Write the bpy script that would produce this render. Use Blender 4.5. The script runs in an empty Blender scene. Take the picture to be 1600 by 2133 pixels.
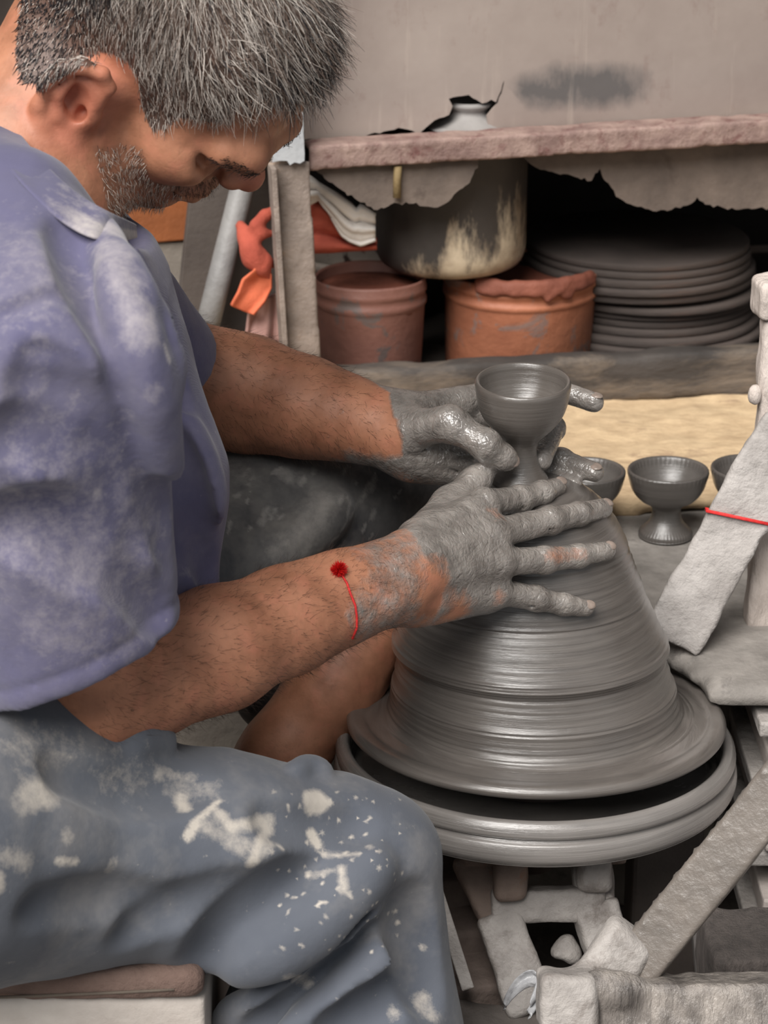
import bpy, bmesh, math, random
import numpy as np
from mathutils import Vector, Matrix

random.seed(7)
rng = np.random.default_rng(7)
sc = bpy.context.scene
COL = sc.collection

# ------------------------------------------------------------------ camera
PITCH = math.radians(21.0)
FPX = 5000.0                                   # focal length in pixels of the 1600x2133 frame
CAM = np.array((-0.1233, -1.762, 1.227))
RV = np.array((1.0, 0.0, 0.0))
FV = np.array((0.0, math.cos(PITCH), -math.sin(PITCH)))
UV = np.array((0.0, math.sin(PITCH), math.cos(PITCH)))
cd = bpy.data.cameras.new('camera')
cam = bpy.data.objects.new('camera', cd)
COL.objects.link(cam)
cd.sensor_fit = 'VERTICAL'; cd.sensor_height = 24.0; cd.lens = 24.0 * FPX / 2133.0
cam.location = CAM
cam.rotation_euler = (math.radians(90) - PITCH, 0, 0)
cd.clip_start = 0.05
cd.dof.use_dof = True; cd.dof.focus_distance = 1.80; cd.dof.aperture_fstop = 9.0
sc.camera = cam

# ------------------------------------------------------------------ light
SUN_E, SKY_S, EXPO = 5.3, 0.36, 0.20
w = bpy.data.worlds.new('world'); sc.world = w; w.use_nodes = True
bg = w.node_tree.nodes['Background']
bg.inputs[0].default_value = (0.93, 0.97, 1.0, 1); bg.inputs[1].default_value = SKY_S
sd = bpy.data.lights.new('sun', 'SUN'); so = bpy.data.objects.new('sun', sd); COL.objects.link(so)
sd.energy = SUN_E; sd.angle = math.radians(42); sd.color = (1.0, 0.97, 0.93)
so.rotation_euler = Vector((0.42, 0.78, -1.0)).to_track_quat('-Z', 'Y').to_euler()
sc.view_settings.view_transform = 'Standard'
try: sc.view_settings.look = 'None'
except Exception: pass
sc.view_settings.gamma = 1.0; sc.view_settings.use_curve_mapping = False
sc.view_settings.exposure = EXPO

# ------------------------------------------------------------------ helpers: points
def P(px, py, d):
    return CAM + d * (FV + (px - 800.0) / FPX * RV - (py - 1066.5) / FPX * UV)
def ray(px, py):
    return FV + (px - 800.0) / FPX * RV - (py - 1066.5) / FPX * UV
def hit(px, py, p0, n):                        # where the sight line meets a real plane
    r = ray(px, py); n = np.asarray(n, float)
    return CAM + r * (np.dot(np.asarray(p0) - CAM, n) / np.dot(r, n))
def PZ(px, py, z): return hit(px, py, (0, 0, z), (0, 0, 1))
def PY(px, py, y): return hit(px, py, (0, y, 0), (0, 1, 0))
def proj(v):
    q = np.asarray(v) - CAM; d = q @ FV
    return 800 + FPX * (q @ RV) / d, 1066.5 - FPX * (q @ UV) / d, d
def unit(v):
    v = np.asarray(v, float); return v / np.linalg.norm(v)
def frame_from(x, up=(0, 0, 1)):
    x = unit(x); y = unit(np.cross(up, x)); z = np.cross(x, y); return np.array([x, y, z])
_nd = np.random.default_rng(3)
_ND = [unit(_nd.normal(size=3)) for _ in range(24)]; _NP = _nd.uniform(0, 6.28, 24)
def n3(p, f, seed=0, oct=2):                   # cheap smooth noise about -1..1
    s = 0; a = 1.0
    for o in range(oct):
        q = 0
        for i in range(4):
            j = (seed * 5 + o * 4 + i) % 24
            q = q + np.sin(f * (p @ _ND[j]) + _NP[j] + 1.7 * np.sin(f * 0.6 * (p @ _ND[(j + 7) % 24]) + _NP[(j + 3) % 24]))
        s = s + a * q / 2.6; f *= 2.3; a *= 0.5
    return s / 1.5

# ------------------------------------------------------------------ helpers: objects
def obj(name, me, mat=None, parent=None, loc=None, smooth=True):
    """link a mesh given in world coordinates as one object, its origin at its parent or at loc"""
    o = bpy.data.objects.new(name, me); COL.objects.link(o)
    base = Vector((0, 0, 0))
    if parent is not None:
        o.parent = parent
        q = parent; base = Vector((0, 0, 0))
        while q is not None: base = base + q.location; q = q.parent
        me.transform(Matrix.Translation(-base))
    else:
        if loc is None:
            n = len(me.vertices); co = np.empty(n * 3); me.vertices.foreach_get('co', co); co = co.reshape(-1, 3)
            loc = ((co[:, 0].min() + co[:, 0].max()) / 2, (co[:, 1].min() + co[:, 1].max()) / 2, co[:, 2].min())
        loc = Vector([float(c) for c in loc]); me.transform(Matrix.Translation(-loc)); o.location = loc
    if mat: me.materials.append(mat)
    if smooth: me.polygons.foreach_set('use_smooth', [True] * len(me.polygons))
    return o
def thing(name, label, cat, loc, group=None):
    o = bpy.data.objects.new(name, None); COL.objects.link(o); o.empty_display_size = 0.02
    o.location = Vector([float(c) for c in loc]); tag(o, label, cat, group); return o
def tag(o, label, cat, group=None):
    o['label'] = label; o['category'] = cat
    if group: o['group'] = group
    return o
def struct(o): o['kind'] = 'structure'; return o
def stuff(o): o['kind'] = 'stuff'; return o
def from_arrays(name, v, faces):
    """faces: (n,3) or (n,4) int array"""
    me = bpy.data.meshes.new(name); v = np.asarray(v, np.float32); f = np.asarray(faces, np.int32)
    k = f.shape[1]
    me.vertices.add(len(v)); me.vertices.foreach_set('co', v.ravel())
    me.loops.add(f.size); me.loops.foreach_set('vertex_index', f.ravel())
    me.polygons.add(len(f)); me.polygons.foreach_set('loop_start', np.arange(len(f), dtype=np.int32) * k)
    me.polygons.foreach_set('loop_total', np.full(len(f), k, np.int32))
    me.update(calc_edges=True); me.validate(); return me
def from_bm(name, bm):
    me = bpy.data.meshes.new(name); bm.normal_update(); bm.to_mesh(me); bm.free(); return me
def set_attr(me, name, a):
    at = me.attributes.new(name, 'FLOAT', 'POINT'); at.data.foreach_set('value', np.asarray(a, np.float32))
def set_col(me, name, a):
    at = me.color_attributes.new(name, 'FLOAT_COLOR', 'POINT')
    c = np.ones((len(a), 4), np.float32); c[:, :3] = a; at.data.foreach_set('color', c.ravel())
def verts_of(me):
    co = np.empty(len(me.vertices) * 3, np.float32); me.vertices.foreach_get('co', co); return co.reshape(-1, 3).astype(float)

def lathe(name, prof, c=(0, 0, 0), seg=96, shift=None, tilt=None, wob=None):
    """prof: list of (r, z); closed at the ends when r = 0"""
    V = []; F = []; rows = []
    for (r, z) in prof:
        if r < 1e-6:
            rows.append([len(V)]); V.append((0, 0, z))
        else:
            rows.append(list(range(len(V), len(V) + seg)))
            for i in range(seg):
                a = 2 * math.pi * i / seg
                rr = r + (wob(a, z) if wob else 0)
                V.append((rr * math.cos(a), rr * math.sin(a), z))
    for a, b in zip(rows, rows[1:]):
        for i in range(seg):
            j = (i + 1) % seg
            if len(a) == 1 and len(b) == 1: continue
            if len(a) == 1: F.append((a[0], b[j], b[i]))
            elif len(b) == 1: F.append((a[i], a[j], b[0]))
            else: F.append((a[i], a[j], b[j], b[i]))
    V = np.array(V, float)
    if shift: V[:, 0] += np.array([shift(z) for z in V[:, 2]])
    if tilt is not None:
        V = V @ np.array(Matrix.Rotation(tilt[1], 3, tilt[0])).T
    V = V + np.asarray(c)
    me = bpy.data.meshes.new(name); me.from_pydata(V.tolist(), [], F)
    bm = bmesh.new(); bm.from_mesh(me); bmesh.ops.recalc_face_normals(bm, faces=bm.faces); bm.to_mesh(me); bm.free()
    return me
def smooth_prof(pts, n=6):
    """Catmull-Rom through profile points"""
    p = [np.array(q, float) for q in pts]; out = []
    for i in range(len(p) - 1):
        a = p[max(i - 1, 0)]; b = p[i]; c = p[i + 1]; d = p[min(i + 2, len(p) - 1)]
        for t in np.linspace(0, 1, n, endpoint=False):
            out.append(0.5 * (2 * b + (c - a) * t + (2 * a - 5 * b + 4 * c - d) * t * t + (3 * b - a - 3 * c + d) * t ** 3))
    out.append(p[-1])
    return [(max(q[0], 0.0), q[1]) for q in out]
def box_bm(c, R, half, bev=0.0015):
    bm = bmesh.new(); bmesh.ops.create_cube(bm, size=2.0)
    R = np.asarray(R)
    for v in bm.verts:
        q = np.array(v.co) * np.asarray(half); v.co = Vector(np.asarray(c) + q @ R)
    if bev: bmesh.ops.bevel(bm, geom=bm.edges[:], offset=bev, segments=2, profile=0.5, affect='EDGES')
    bmesh.ops.recalc_face_normals(bm, faces=bm.faces)
    return bm
def box(name, c, R, half, bev=0.0015): return from_bm(name, box_bm(c, R, half, bev))
def sheet_poly(name, pts, nrm, thick):
    """ragged outline in a plane, given thickness"""
    bm = bmesh.new(); vs = [bm.verts.new(Vector(p)) for p in pts]
    f = bm.faces.new(vs); r = bmesh.ops.extrude_face_region(bm, geom=[f])
    for v in [g for g in r['geom'] if isinstance(g, bmesh.types.BMVert)]: v.co += Vector(np.asarray(nrm) * thick)
    bmesh.ops.recalc_face_normals(bm, faces=bm.faces)
    bmesh.ops.triangulate(bm, faces=[f for f in bm.faces if len(f.verts) > 4])
    return from_bm(name, bm)
def ragged(pts, step=9.0, amp=5.0, rs=None):
    """pixel polyline with torn irregularities between its points"""
    rs = rs or random; out = []
    for (a, b) in zip(pts, pts[1:]):
        L = math.hypot(b[0] - a[0], b[1] - a[1]); n = max(1, int(L / step))
        for i in range(n):
            t = i / n; j = amp if i else amp * 0.2
            out.append((a[0] + (b[0] - a[0]) * t + rs.uniform(-j, j) * 0.5, a[1] + (b[1] - a[1]) * t + rs.uniform(-j, j)))
    out.append(pts[-1]); return out
def tube(name, pts, r, seg=10, close=False):
    pts = [np.asarray(p, float) for p in pts]; n = len(pts); V = []; F = []
    rr = r if hasattr(r, '__len__') else [r] * n
    e = None
    for i, p in enumerate(pts):
        if close: t = unit(pts[(i + 1) % n] - pts[i - 1])
        else: t = unit(pts[min(i + 1, n - 1)] - pts[max(i - 1, 0)])
        if e is None: e = unit(np.cross(t, (0.3, 0.2, 1) if abs(t[2]) < 0.9 else (1, 0, 0)))
        e = unit(e - t * np.dot(e, t)); f = np.cross(t, e)
        for k in range(seg):
            a = 2 * math.pi * k / seg; V.append(p + rr[i] * (math.cos(a) * e + math.sin(a) * f))
    for i in range(n if close else n - 1):
        j = (i + 1) % n
        for k in range(seg):
            l = (k + 1) % seg; F.append((i * seg + k, i * seg + l, j * seg + l, j * seg + k))
    if not close:
        F.append(tuple(range(seg))[::-1]); F.append(tuple(range((n - 1) * seg, n * seg)))
    me = bpy.data.meshes.new(name); me.from_pydata([tuple(v) for v in V], [], F); return me

# ------------------------------------------------------------------ helpers: sculpting with distance fields
def cone(a, b, ra, rb, k=0.01, op='u', flat=None, cap=None, shell=None):
    return dict(t='cone', a=np.asarray(a, float), b=np.asarray(b, float), ra=ra, rb=rb, k=k, op=op, flat=flat, cap=cap)
def ell(c, r, R=np.eye(3), k=0.01, op='u'):
    return dict(t='ell', c=np.asarray(c, float), r=np.asarray(r, float), R=np.asarray(R), k=k, op=op)
def sbox(c, R, half, rnd=0.004, k=0.004, op='u'):
    return dict(t='box', c=np.asarray(c, float), R=np.asarray(R), h=np.asarray(half, float), rnd=rnd, k=k, op=op)
def half(o, n, op='s'):
    return dict(t='half', o=np.asarray(o, float), n=unit(n), k=0.002, op=op)
def chain(pts, rs, k=0.01, op='u', **kw):
    return [cone(pts[i], pts[i + 1], rs[i], rs[i + 1], k, op, **kw) for i in range(len(pts) - 1)]
def prim_bound(q):
    if q['t'] == 'cone': return (q['a'] + q['b']) / 2, np.linalg.norm(q['b'] - q['a']) / 2 + max(q['ra'], q['rb'])
    if q['t'] == 'ell': return q['c'], q['r'].max()
    if q['t'] == 'box': return q['c'], np.linalg.norm(q['h']) + q['rnd']
    return np.zeros(3), 1e9
def prim_d(q, p):
    if q['t'] == 'cone':
        ab = q['b'] - q['a']; L2 = max(ab @ ab, 1e-12); pa = p - q['a']
        h = np.clip(pa @ ab / L2, 0, 1)
        v = pa - h[:, None] * ab
        if q['flat'] is not None:
            n, s = q['flat']; v = v + (v @ n)[:, None] * n * (1 / s - 1)
        d = np.sqrt((v * v).sum(1)) - (q['ra'] + (q['rb'] - q['ra']) * h)
        if q['flat'] is not None: d = d * (0.5 + 0.5 * q['flat'][1])
        if q['cap'] is not None: d = np.maximum(d, (p - q['cap'][0]) @ q['cap'][1])
        return d
    if q['t'] == 'ell':
        l = (p - q['c']) @ q['R'].T; a = l / q['r']; k0 = np.sqrt((a * a).sum(1)) + 1e-9
        b = a / q['r']; k1 = np.sqrt((b * b).sum(1)) + 1e-9
        return k0 * (k0 - 1) / k1
    if q['t'] == 'box':
        l = np.abs((p - q['c']) @ q['R'].T) - (q['h'] - q['rnd'])
        return np.sqrt((np.maximum(l, 0) ** 2).sum(1)) + np.minimum(l.max(1), 0) - q['rnd']
    return (p - q['o']) @ q['n']
def field(prims, p, init=1.0):
    d = np.full(len(p), init)
    for q in prims:
        e = prim_d(q, p); k = max(q['k'], 1e-6)
        if q['op'] == 'u':
            h = np.maximum(k - np.abs(d - e), 0) / k; d = np.minimum(d, e) - h * h * k * 0.25
        elif q['op'] == 's':
            h = np.maximum(k - np.abs(d + e), 0) / k; d = np.maximum(d, -e) + h * h * k * 0.25
        else:
            h = np.maximum(k - np.abs(d - e), 0) / k; d = np.maximum(d, e) + h * h * k * 0.25
    return d
def march(prims, pix, start=1.0, stop=2.6):
    """depth at which the sight lines through the given pixels meet the sculpted surface"""
    R = np.array([ray(*q) for q in pix]); d = np.full(len(R), start); nr = np.linalg.norm(R, axis=1)
    for _ in range(90):
        e = field(prims, CAM + R * d[:, None]); d = d + np.clip(e, -0.01, 0.05) / nr * 0.8
    return d
def sdf_mesh(name, prims, vox, disp=None, relax=2, B=14):
    S = B * vox
    bc = [prim_bound(q) for q in prims]
    add = [b for b, q in zip(bc, prims) if q['op'] == 'u']
    lo = np.min([c - r for c, r in add], 0) - 0.02; hi = np.max([c + r for c, r in add], 0) + 0.02
    i0 = np.floor(lo / S).astype(int); i1 = np.ceil(hi / S).astype(int)
    g = np.stack(np.meshgrid(*[np.arange(a, b) for a, b in zip(i0, i1)], indexing='ij'), -1).reshape(-1, 3)
    cen = (g + 0.5) * S
    br = S * 0.5 * 1.7321
    near = np.zeros(len(g), bool)
    for c, r in add: near |= ((cen - c) ** 2).sum(1) < (r + br + 0.01) ** 2
    g = g[near]; cen = cen[near]
    dd = field(prims, cen)
    keep = np.abs(dd) < br * 1.6 + 0.006
    g = g[keep]; cen = cen[keep]
    OFF = 20000; M = 65536
    K = []; VV = []; Q = []
    ar = np.arange(B + 1); loc = np.stack(np.meshgrid(ar, ar, ar, indexing='ij'), -1)
    locf = loc.reshape(-1, 3)
    def key(ijk): return ((ijk[:, 0] + OFF).astype(np.int64) * M + ijk[:, 1] + OFF) * M + ijk[:, 2] + OFF
    corners = np.array([(a, b, c) for a in (0, 1) for b in (0, 1) for c in (0, 1)])
    edges = [(a, b) for a in range(8) for b in range(a + 1, 8) if np.abs(corners[a] - corners[b]).sum() == 1]
    for bi, cb in zip(g, cen):
        sub = [q for q, (c, r) in zip(prims, bc) if ((cb - c) ** 2).sum() < (r + br + 2.5 * q['k'] + 0.01) ** 2]
        if not any(q['op'] == 'u' for q in sub): continue
        idx = locf + bi * B; p = idx * vox
        d = field(sub, p)
        if disp is not None: d = d - disp(p)
        D = d.reshape(B + 1, B + 1, B + 1); Sg = D < 0
        cnt = sum(Sg[a:a + B, b:b + B, c:c + B].astype(np.int8) for a, b, c in corners)
        act = np.argwhere((cnt > 0) & (cnt < 8))
        if len(act) == 0: continue
        cv = np.stack([D[act[:, 0] + a, act[:, 1] + b, act[:, 2] + c] for a, b, c in corners], 1)
        acc = np.zeros((len(act), 3)); n = np.zeros(len(act))
        for a, b in edges:
            m = (cv[:, a] < 0) != (cv[:, b] < 0)
            if not m.any(): continue
            t = cv[m, a] / (cv[m, a] - cv[m, b])
            acc[m] += corners[a] + t[:, None] * (corners[b] - corners[a]); n[m] += 1
        VV.append((act + bi * B + acc / n[:, None]) * vox); K.append(key(act + bi * B))
        for ax in range(3):
            u, v = (ax + 1) % 3, (ax + 2) % 3
            sl0 = [slice(0, B)] * 3; sl1 = [slice(0, B)] * 3; sl1[ax] = slice(1, B + 1)
            A = Sg[tuple(sl0)]; Bq = Sg[tuple(sl1)]
            e = np.argwhere(A != Bq)
            if len(e) == 0: continue
            inside = A[e[:, 0], e[:, 1], e[:, 2]]
            e = e + bi * B; du = np.zeros(3, int); du[u] = 1; dv = np.zeros(3, int); dv[v] = 1
            c0 = key(e - du - dv); c1 = key(e - dv); c2 = key(e); c3 = key(e - du)
            q = np.stack([c0, c1, c2, c3], 1); q[~inside] = q[~inside][:, ::-1]
            Q.append(q)
    K = np.concatenate(K); VV = np.concatenate(VV); Q = np.concatenate(Q)
    order = np.argsort(K); K = K[order]; VV = VV[order]
    pos = np.searchsorted(K, Q); pos = np.clip(pos, 0, len(K) - 1)
    ok = (K[pos] == Q).all(1); F = pos[ok]
    # drop loose crumbs: keep the largest connected body
    lab = np.arange(len(VV))
    for _ in range(400):
        m = lab[F].min(1); new = lab.copy()
        for j in range(4): np.minimum.at(new, F[:, j], m)
        new = new[new]
        if (new == lab).all(): break
        lab = new
    big = np.bincount(lab).argmax(); kv = lab == big
    F = F[kv[F[:, 0]]]; mp = np.cumsum(kv) - 1; VV = VV[kv]; F = mp[F]
    for _ in range(relax):
        acc = np.zeros_like(VV); n = np.zeros(len(VV))
        for j in range(4):
            np.add.at(acc, F[:, j], VV[F[:, (j + 1) % 4]] + VV[F[:, (j + 3) % 4]]); np.add.at(n, F[:, j], 2)
        VV = VV * 0.5 + 0.5 * acc / np.maximum(n, 1)[:, None]
    return from_arrays(name, VV, F)
def cat_rom(pts, n):
    p = [np.array(q, float) for q in pts]; out = []
    for s in np.linspace(0, len(p) - 1 - 1e-6, n):
        i = int(s); t = s - i; a = p[max(i - 1, 0)]; b = p[i]; c = p[i + 1]; d = p[min(i + 2, len(p) - 1)]
        out.append(tuple(0.5 * (2 * b + (c - a) * t + (2 * a - 5 * b + 4 * c - d) * t * t + (3 * b - a - 3 * c + d) * t ** 3)))
    return out
def smooth_depth(d):
    e = np.pad(d, 2, mode='edge'); m = np.median(np.stack([e[i:i + len(d)] for i in range(5)]), 0)
    for _ in range(3):
        e = np.pad(m, 1, mode='edge'); m = (e[:-2] + 2 * e[1:-1] + e[2:]) / 4
    return m
def fold(prims, line, r, lift, k=0.012, op='u', vary=True):
    """a cloth ridge ('u') or crease ('s') laid along a line on the sculpted surface"""
    line = cat_rom(line, 17); d = march(prims, line); out = []
    cuts = [0] + [i + 1 for i in range(len(d) - 1) if abs(d[i + 1] - d[i]) > 0.025] + [len(d)]
    for a, b in zip(cuts, cuts[1:]):
        if b - a < 5 or d[a] > 2.5: continue
        dd = smooth_depth(d[a:b]); n = b - a
        rr = [r * (0.35 + 0.65 * math.sin(math.pi * (i + 0.4) / (n - 0.2))) if vary else r for i in range(n)]
        ll = [lift * q / r for q in rr]
        pts = [P(x, y, e + (q - l) if op == 'u' else e - (q - l)) for (x, y), e, q, l in zip(line[a:b], dd, rr, ll)]
        out += chain(pts, rr, k, op)
    return out

# ------------------------------------------------------------------ helpers: strands
def strands(name, base, d0, bend, L, r, colr, seg=3):
    N = len(base); ts = np.linspace(0, 1, seg + 1); ref = np.where(np.abs(d0[:, 2:3]) < 0.8, np.array([[0, 0, 1.0]]), np.array([[1.0, 0, 0]]))
    e1 = np.cross(d0, ref); e1 /= np.linalg.norm(e1, axis=1)[:, None]; e2 = np.cross(d0, e1)
    V = np.zeros((N, seg + 1, 3, 3))
    for i, t in enumerate(ts):
        c = base + L[:, None] * (t * d0 + t * t * bend)
        for j in range(3):
            a = 2 * math.pi * j / 3; V[:, i, j] = c + (r * (1 - 0.75 * t))[:, None] * (math.cos(a) * e1 + math.sin(a) * e2)
    idx = np.arange(N * (seg + 1) * 3).reshape(N, seg + 1, 3); F = []
    for i in range(seg):
        for j in range(3):
            k = (j + 1) % 3; F.append(np.stack([idx[:, i, j], idx[:, i, k], idx[:, i + 1, k], idx[:, i + 1, j]], -1))
    me = from_arrays(name, V.reshape(-1, 3), np.concatenate(F))
    set_col(me, 'tint', np.repeat(colr, (seg + 1) * 3, axis=0)); return me

# ------------------------------------------------------------------ materials
def lin(c):
    return tuple((x / 255 / 12.92 if x / 255 <= 0.04045 else ((x / 255 + 0.055) / 1.055) ** 2.4) for x in c)
class NT:
    def __init__(s, name):
        s.m = bpy.data.materials.new(name); s.m.use_nodes = True; s.t = s.m.node_tree
        s.b = s.t.nodes['Principled BSDF']; s.tc = s.t.nodes.new('ShaderNodeTexCoord')
    def n(s, typ, **kw):
        o = s.t.nodes.new('ShaderNode' + typ)
        for k, v in kw.items():
            if k in o.inputs: o.inputs[k].default_value = v
            else: setattr(o, k, v)
        return o
    def l(s, a, b): s.t.links.new(a, b)
    def noise(s, scale, detail=4, rough=0.55, vec=None, stretch=None, dist=0.0):
        o = s.n('TexNoise'); o.inputs['Scale'].default_value = scale; o.inputs['Detail'].default_value = detail
        o.inputs['Roughness'].default_value = rough; o.inputs['Distortion'].default_value = dist
        v = vec or s.tc.outputs['Object']
        if stretch:
            mp = s.n('Mapping'); mp.inputs['Scale'].default_value = stretch; s.l(v, mp.inputs['Vector']); v = mp.outputs['Vector']
        s.l(v, o.inputs['Vector']); return o.outputs['Fac']
    def ramp(s, fac, stops, interp='LINEAR'):
        o = s.n('ValToRGB'); r = o.color_ramp; r.interpolation = interp
        while len(r.elements) < len(stops): r.elements.new(0.5)
        for e, (p, c) in zip(r.elements, stops):
            e.position = p; e.color = (*c, 1) if len(c) == 3 else c
        s.l(fac, o.inputs['Fac']); return o.outputs['Color']
    def mix(s, fac, a, b):
        o = s.n('Mix', data_type='RGBA')
        for inp, v in ((o.inputs[6], a), (o.inputs[7], b)):
            if isinstance(v, tuple): inp.default_value = (*v, 1)
            else: s.l(v, inp)
        if isinstance(fac, (int, float)): o.inputs[0].default_value = fac
        else: s.l(fac, o.inputs[0])
        return o.outputs[2]
    def math(s, op, a, b=0.0, clamp=False):
        o = s.n('Math', operation=op); o.use_clamp = clamp
        for i, v in enumerate((a, b)):
            if isinstance(v, (int, float)): o.inputs[i].default_value = v
            else: s.l(v, o.inputs[i])
        return o.outputs[0]
    def thr(s, fac, lo, hi):
        o = s.n('MapRange'); o.inputs['From Min'].default_value = lo; o.inputs['From Max'].default_value = hi; o.clamp = True
        s.l(fac, o.inputs['Value']); return o.outputs[0]
    def attr(s, name):
        o = s.n('Attribute'); o.attribute_name = name; return o
    def bump(s, h, strength, dist=0.002, prev=None):
        o = s.n('Bump'); o.inputs['Strength'].default_value = strength; o.inputs['Distance'].default_value = dist
        s.l(h, o.inputs['Height'])
        if prev is not None: s.l(prev, o.inputs['Normal'])
        return o.outputs['Normal']
    def coat(s, w, r):
        for k, v in (('Coat Weight', w), ('Coat Roughness', r)):
            if isinstance(v, (int, float)): s.b.inputs[k].default_value = v
            else: s.l(v, s.b.inputs[k])
    def out(s, color=None, rough=None, normal=None, metal=None, spec=None):
        for k, v in (('Base Color', color), ('Roughness', rough), ('Normal', normal), ('Metallic', metal), ('Specular IOR Level', spec)):
            if v is None: continue
            if isinstance(v, tuple): s.b.inputs[k].default_value = (*v, 1)
            elif isinstance(v, (int, float)): s.b.inputs[k].default_value = v
            else: s.l(v, s.b.inputs[k])
        return s.m
def mottled(name, c1, c2, c3=None, scale=18, rough=0.7, bump=0.4, bscale=90, stretch=None, t3=(0.6, 0.72), s3=9, dist=0.003, rough2=None):
    """weathered surface: two tones in cloudy noise, a third in patches, fine relief"""
    t = NT(name)
    col = t.ramp(t.noise(scale, 6, 0.62, stretch=stretch), [(0.32, lin(c1)), (0.68, lin(c2))])
    r = rough
    if c3 is not None:
        f = t.thr(t.noise(s3, 6, 0.7, stretch=stretch, dist=0.4), *t3); col = t.mix(f, col, lin(c3))
        if rough2 is not None: r = t.math('ADD', t.math('MULTIPLY', f, rough2 - rough), rough)
    nb = t.bump(t.noise(bscale, 5, 0.65, stretch=stretch), bump, dist)
    return t.out(col, r, nb)

# clay, cloth, skin and the rest
def clay_mat(name, c1, c2, rough=0.32, streak=True):
    """wet grey clay; the turning fingers leave fine level rings"""
    t = NT(name)
    mp = t.n('Mapping'); mp.inputs['Scale'].default_value = (1.2, 1.2, 60) if streak else (20, 20, 20)
    t.l(t.tc.outputs['Object'], mp.inputs['Vector'])
    f = t.noise(6 if streak else 2, 6, 0.7, vec=mp.outputs['Vector'])
    cl = t.noise(14, 3)
    col = t.ramp(t.math('ADD', t.math('MULTIPLY', f, 0.7), t.math('MULTIPLY', cl, 0.3)), [(0.3, lin(c1)), (0.7, lin(c2))])
    r = t.math('ADD', t.math('MULTIPLY', f, 0.22), rough - 0.11)
    nb = t.bump(f, 0.5 if streak else 0.3, 0.0012)
    t.coat(0.8, 0.18); t.l(nb, t.b.inputs['Coat Normal'])
    return t.out(col, r, nb, spec=0.55)
M = {}
M['clay_turn'] = clay_mat('wet_turned_clay', (70, 65, 62), (110, 104, 99), 0.32)
M['clay_cup'] = clay_mat('wet_cup_clay', (84, 78, 73), (100, 94, 89), 0.30)
M['clay_dark'] = clay_mat('dark_cup_clay', (72, 68, 65), (90, 85, 81), 0.38)
M['wheel'] = clay_mat('wheel_metal', (98, 94, 91), (138, 133, 129), 0.26)
M['hub'] = mottled('hub_rust', (58, 48, 44), (84, 70, 64), rough=0.7)
M['cement'] = mottled('cement', (108, 103, 98), (146, 140, 134), (84, 80, 77), scale=22, rough=0.8, bump=0.6, bscale=80, t3=(0.58, 0.74), s3=26)
M['cement_front'] = mottled('cement_front', (112, 104, 96), (146, 137, 126), (88, 82, 76), scale=12, rough=0.85, bump=0.6, bscale=50)
M['floor'] = mottled('mud_floor', (70, 64, 60), (104, 97, 92), (130, 122, 116), scale=14, rough=0.75, bump=0.8, bscale=40)
M['raw_plank'] = mottled('raw_plank', (176, 150, 118), (208, 182, 146), (150, 124, 100), scale=24, rough=0.85, bump=0.7, bscale=70, stretch=(1.6, 3, 1.2), t3=(0.56, 0.66), s3=6)
M['black_beam'] = mottled('black_beam', (44, 40, 38), (70, 64, 60), (126, 112, 98), scale=14, rough=0.75, bump=0.6, bscale=60, stretch=(0.5, 1, 1.6), t3=(0.52, 0.72), s3=8)
M['deck'] = mottled('shelf_deck', (52, 47, 44), (78, 70, 64), (110, 98, 88), scale=12, rough=0.85)
M['post_wood'] = mottled('bleached_post', (172, 160, 152), (206, 194, 186), (140, 126, 118), scale=22, rough=0.85, bump=1.0, bscale=60, stretch=(2, 2, 0.6), t3=(0.6, 0.75), s3=14, dist=0.004)
M['grey_plank'] = mottled('clay_caked_plank', (140, 134, 130), (178, 172, 168), (108, 104, 102), scale=24, rough=0.75, bump=0.9, bscale=70, dist=0.004)
M['wet_plank'] = mottled('wet_plank', (90, 84, 79), (116, 108, 101), (84, 80, 77), scale=20, rough=0.38, bump=0.45, bscale=110, rough2=0.28)
M['wet_beam'] = mottled('wet_clay_beam', (82, 77, 74), (152, 144, 137), (66, 63, 61), scale=26, rough=0.28, bump=1.0, bscale=80, stretch=(2.2, 2.2, 0.4), dist=0.004)
M['clay_frame'] = mottled('clay_caked_frame', (126, 120, 116), (172, 166, 161), (92, 82, 75), scale=18, rough=0.6, bump=0.9, bscale=90, t3=(0.54, 0.70), s3=14)
M['rust_frame'] = mottled('rusty_frame', (104, 90, 82), (138, 120, 109), (128, 84, 56), scale=16, rough=0.8, bump=0.8, bscale=90, t3=(0.56, 0.7), s3=16)
M['rust_iron'] = mottled('rusted_angle_iron', (122, 98, 92), (160, 136, 126), (108, 74, 70), scale=36, rough=0.8, bump=0.8, bscale=140, t3=(0.52, 0.66), s3=40)
M['grey_iron'] = mottled('weathered_leg', (118, 106, 98), (152, 138, 128), (172, 150, 132), scale=30, rough=0.8, bump=0.7, bscale=130, t3=(0.62, 0.74), s3=30)
M['iron_dark'] = mottled('leg_edge', (74, 68, 64), (104, 96, 90), rough=0.8)
M['bare_metal'] = mottled('scuffed_metal', (150, 152, 156), (186, 188, 190), (120, 116, 112), scale=30, rough=0.5, bump=0.3)
M['torn_sheet'] = mottled('brittle_sheet', (84, 74, 68), (116, 103, 94), (72, 60, 54), scale=16, rough=0.9, bump=0.5, bscale=60)  # brown, deepened in colour to stand in for shade behind the rail
M['dark'] = mottled('cabinet_dark', (30, 26, 24), (44, 38, 35), rough=0.9)
M['pot_grey'] = mottled('grey_fired_clay', (128, 124, 122), (150, 146, 143), rough=0.7, bump=0.2)
M['pipe'] = mottled('grey_pipe', (116, 114, 113), (142, 140, 138), rough=0.55)
M['wallgrey'] = mottled('old_wall', (96, 86, 80), (122, 110, 102), (74, 66, 60), scale=7, rough=0.9, bump=0.4)
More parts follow.
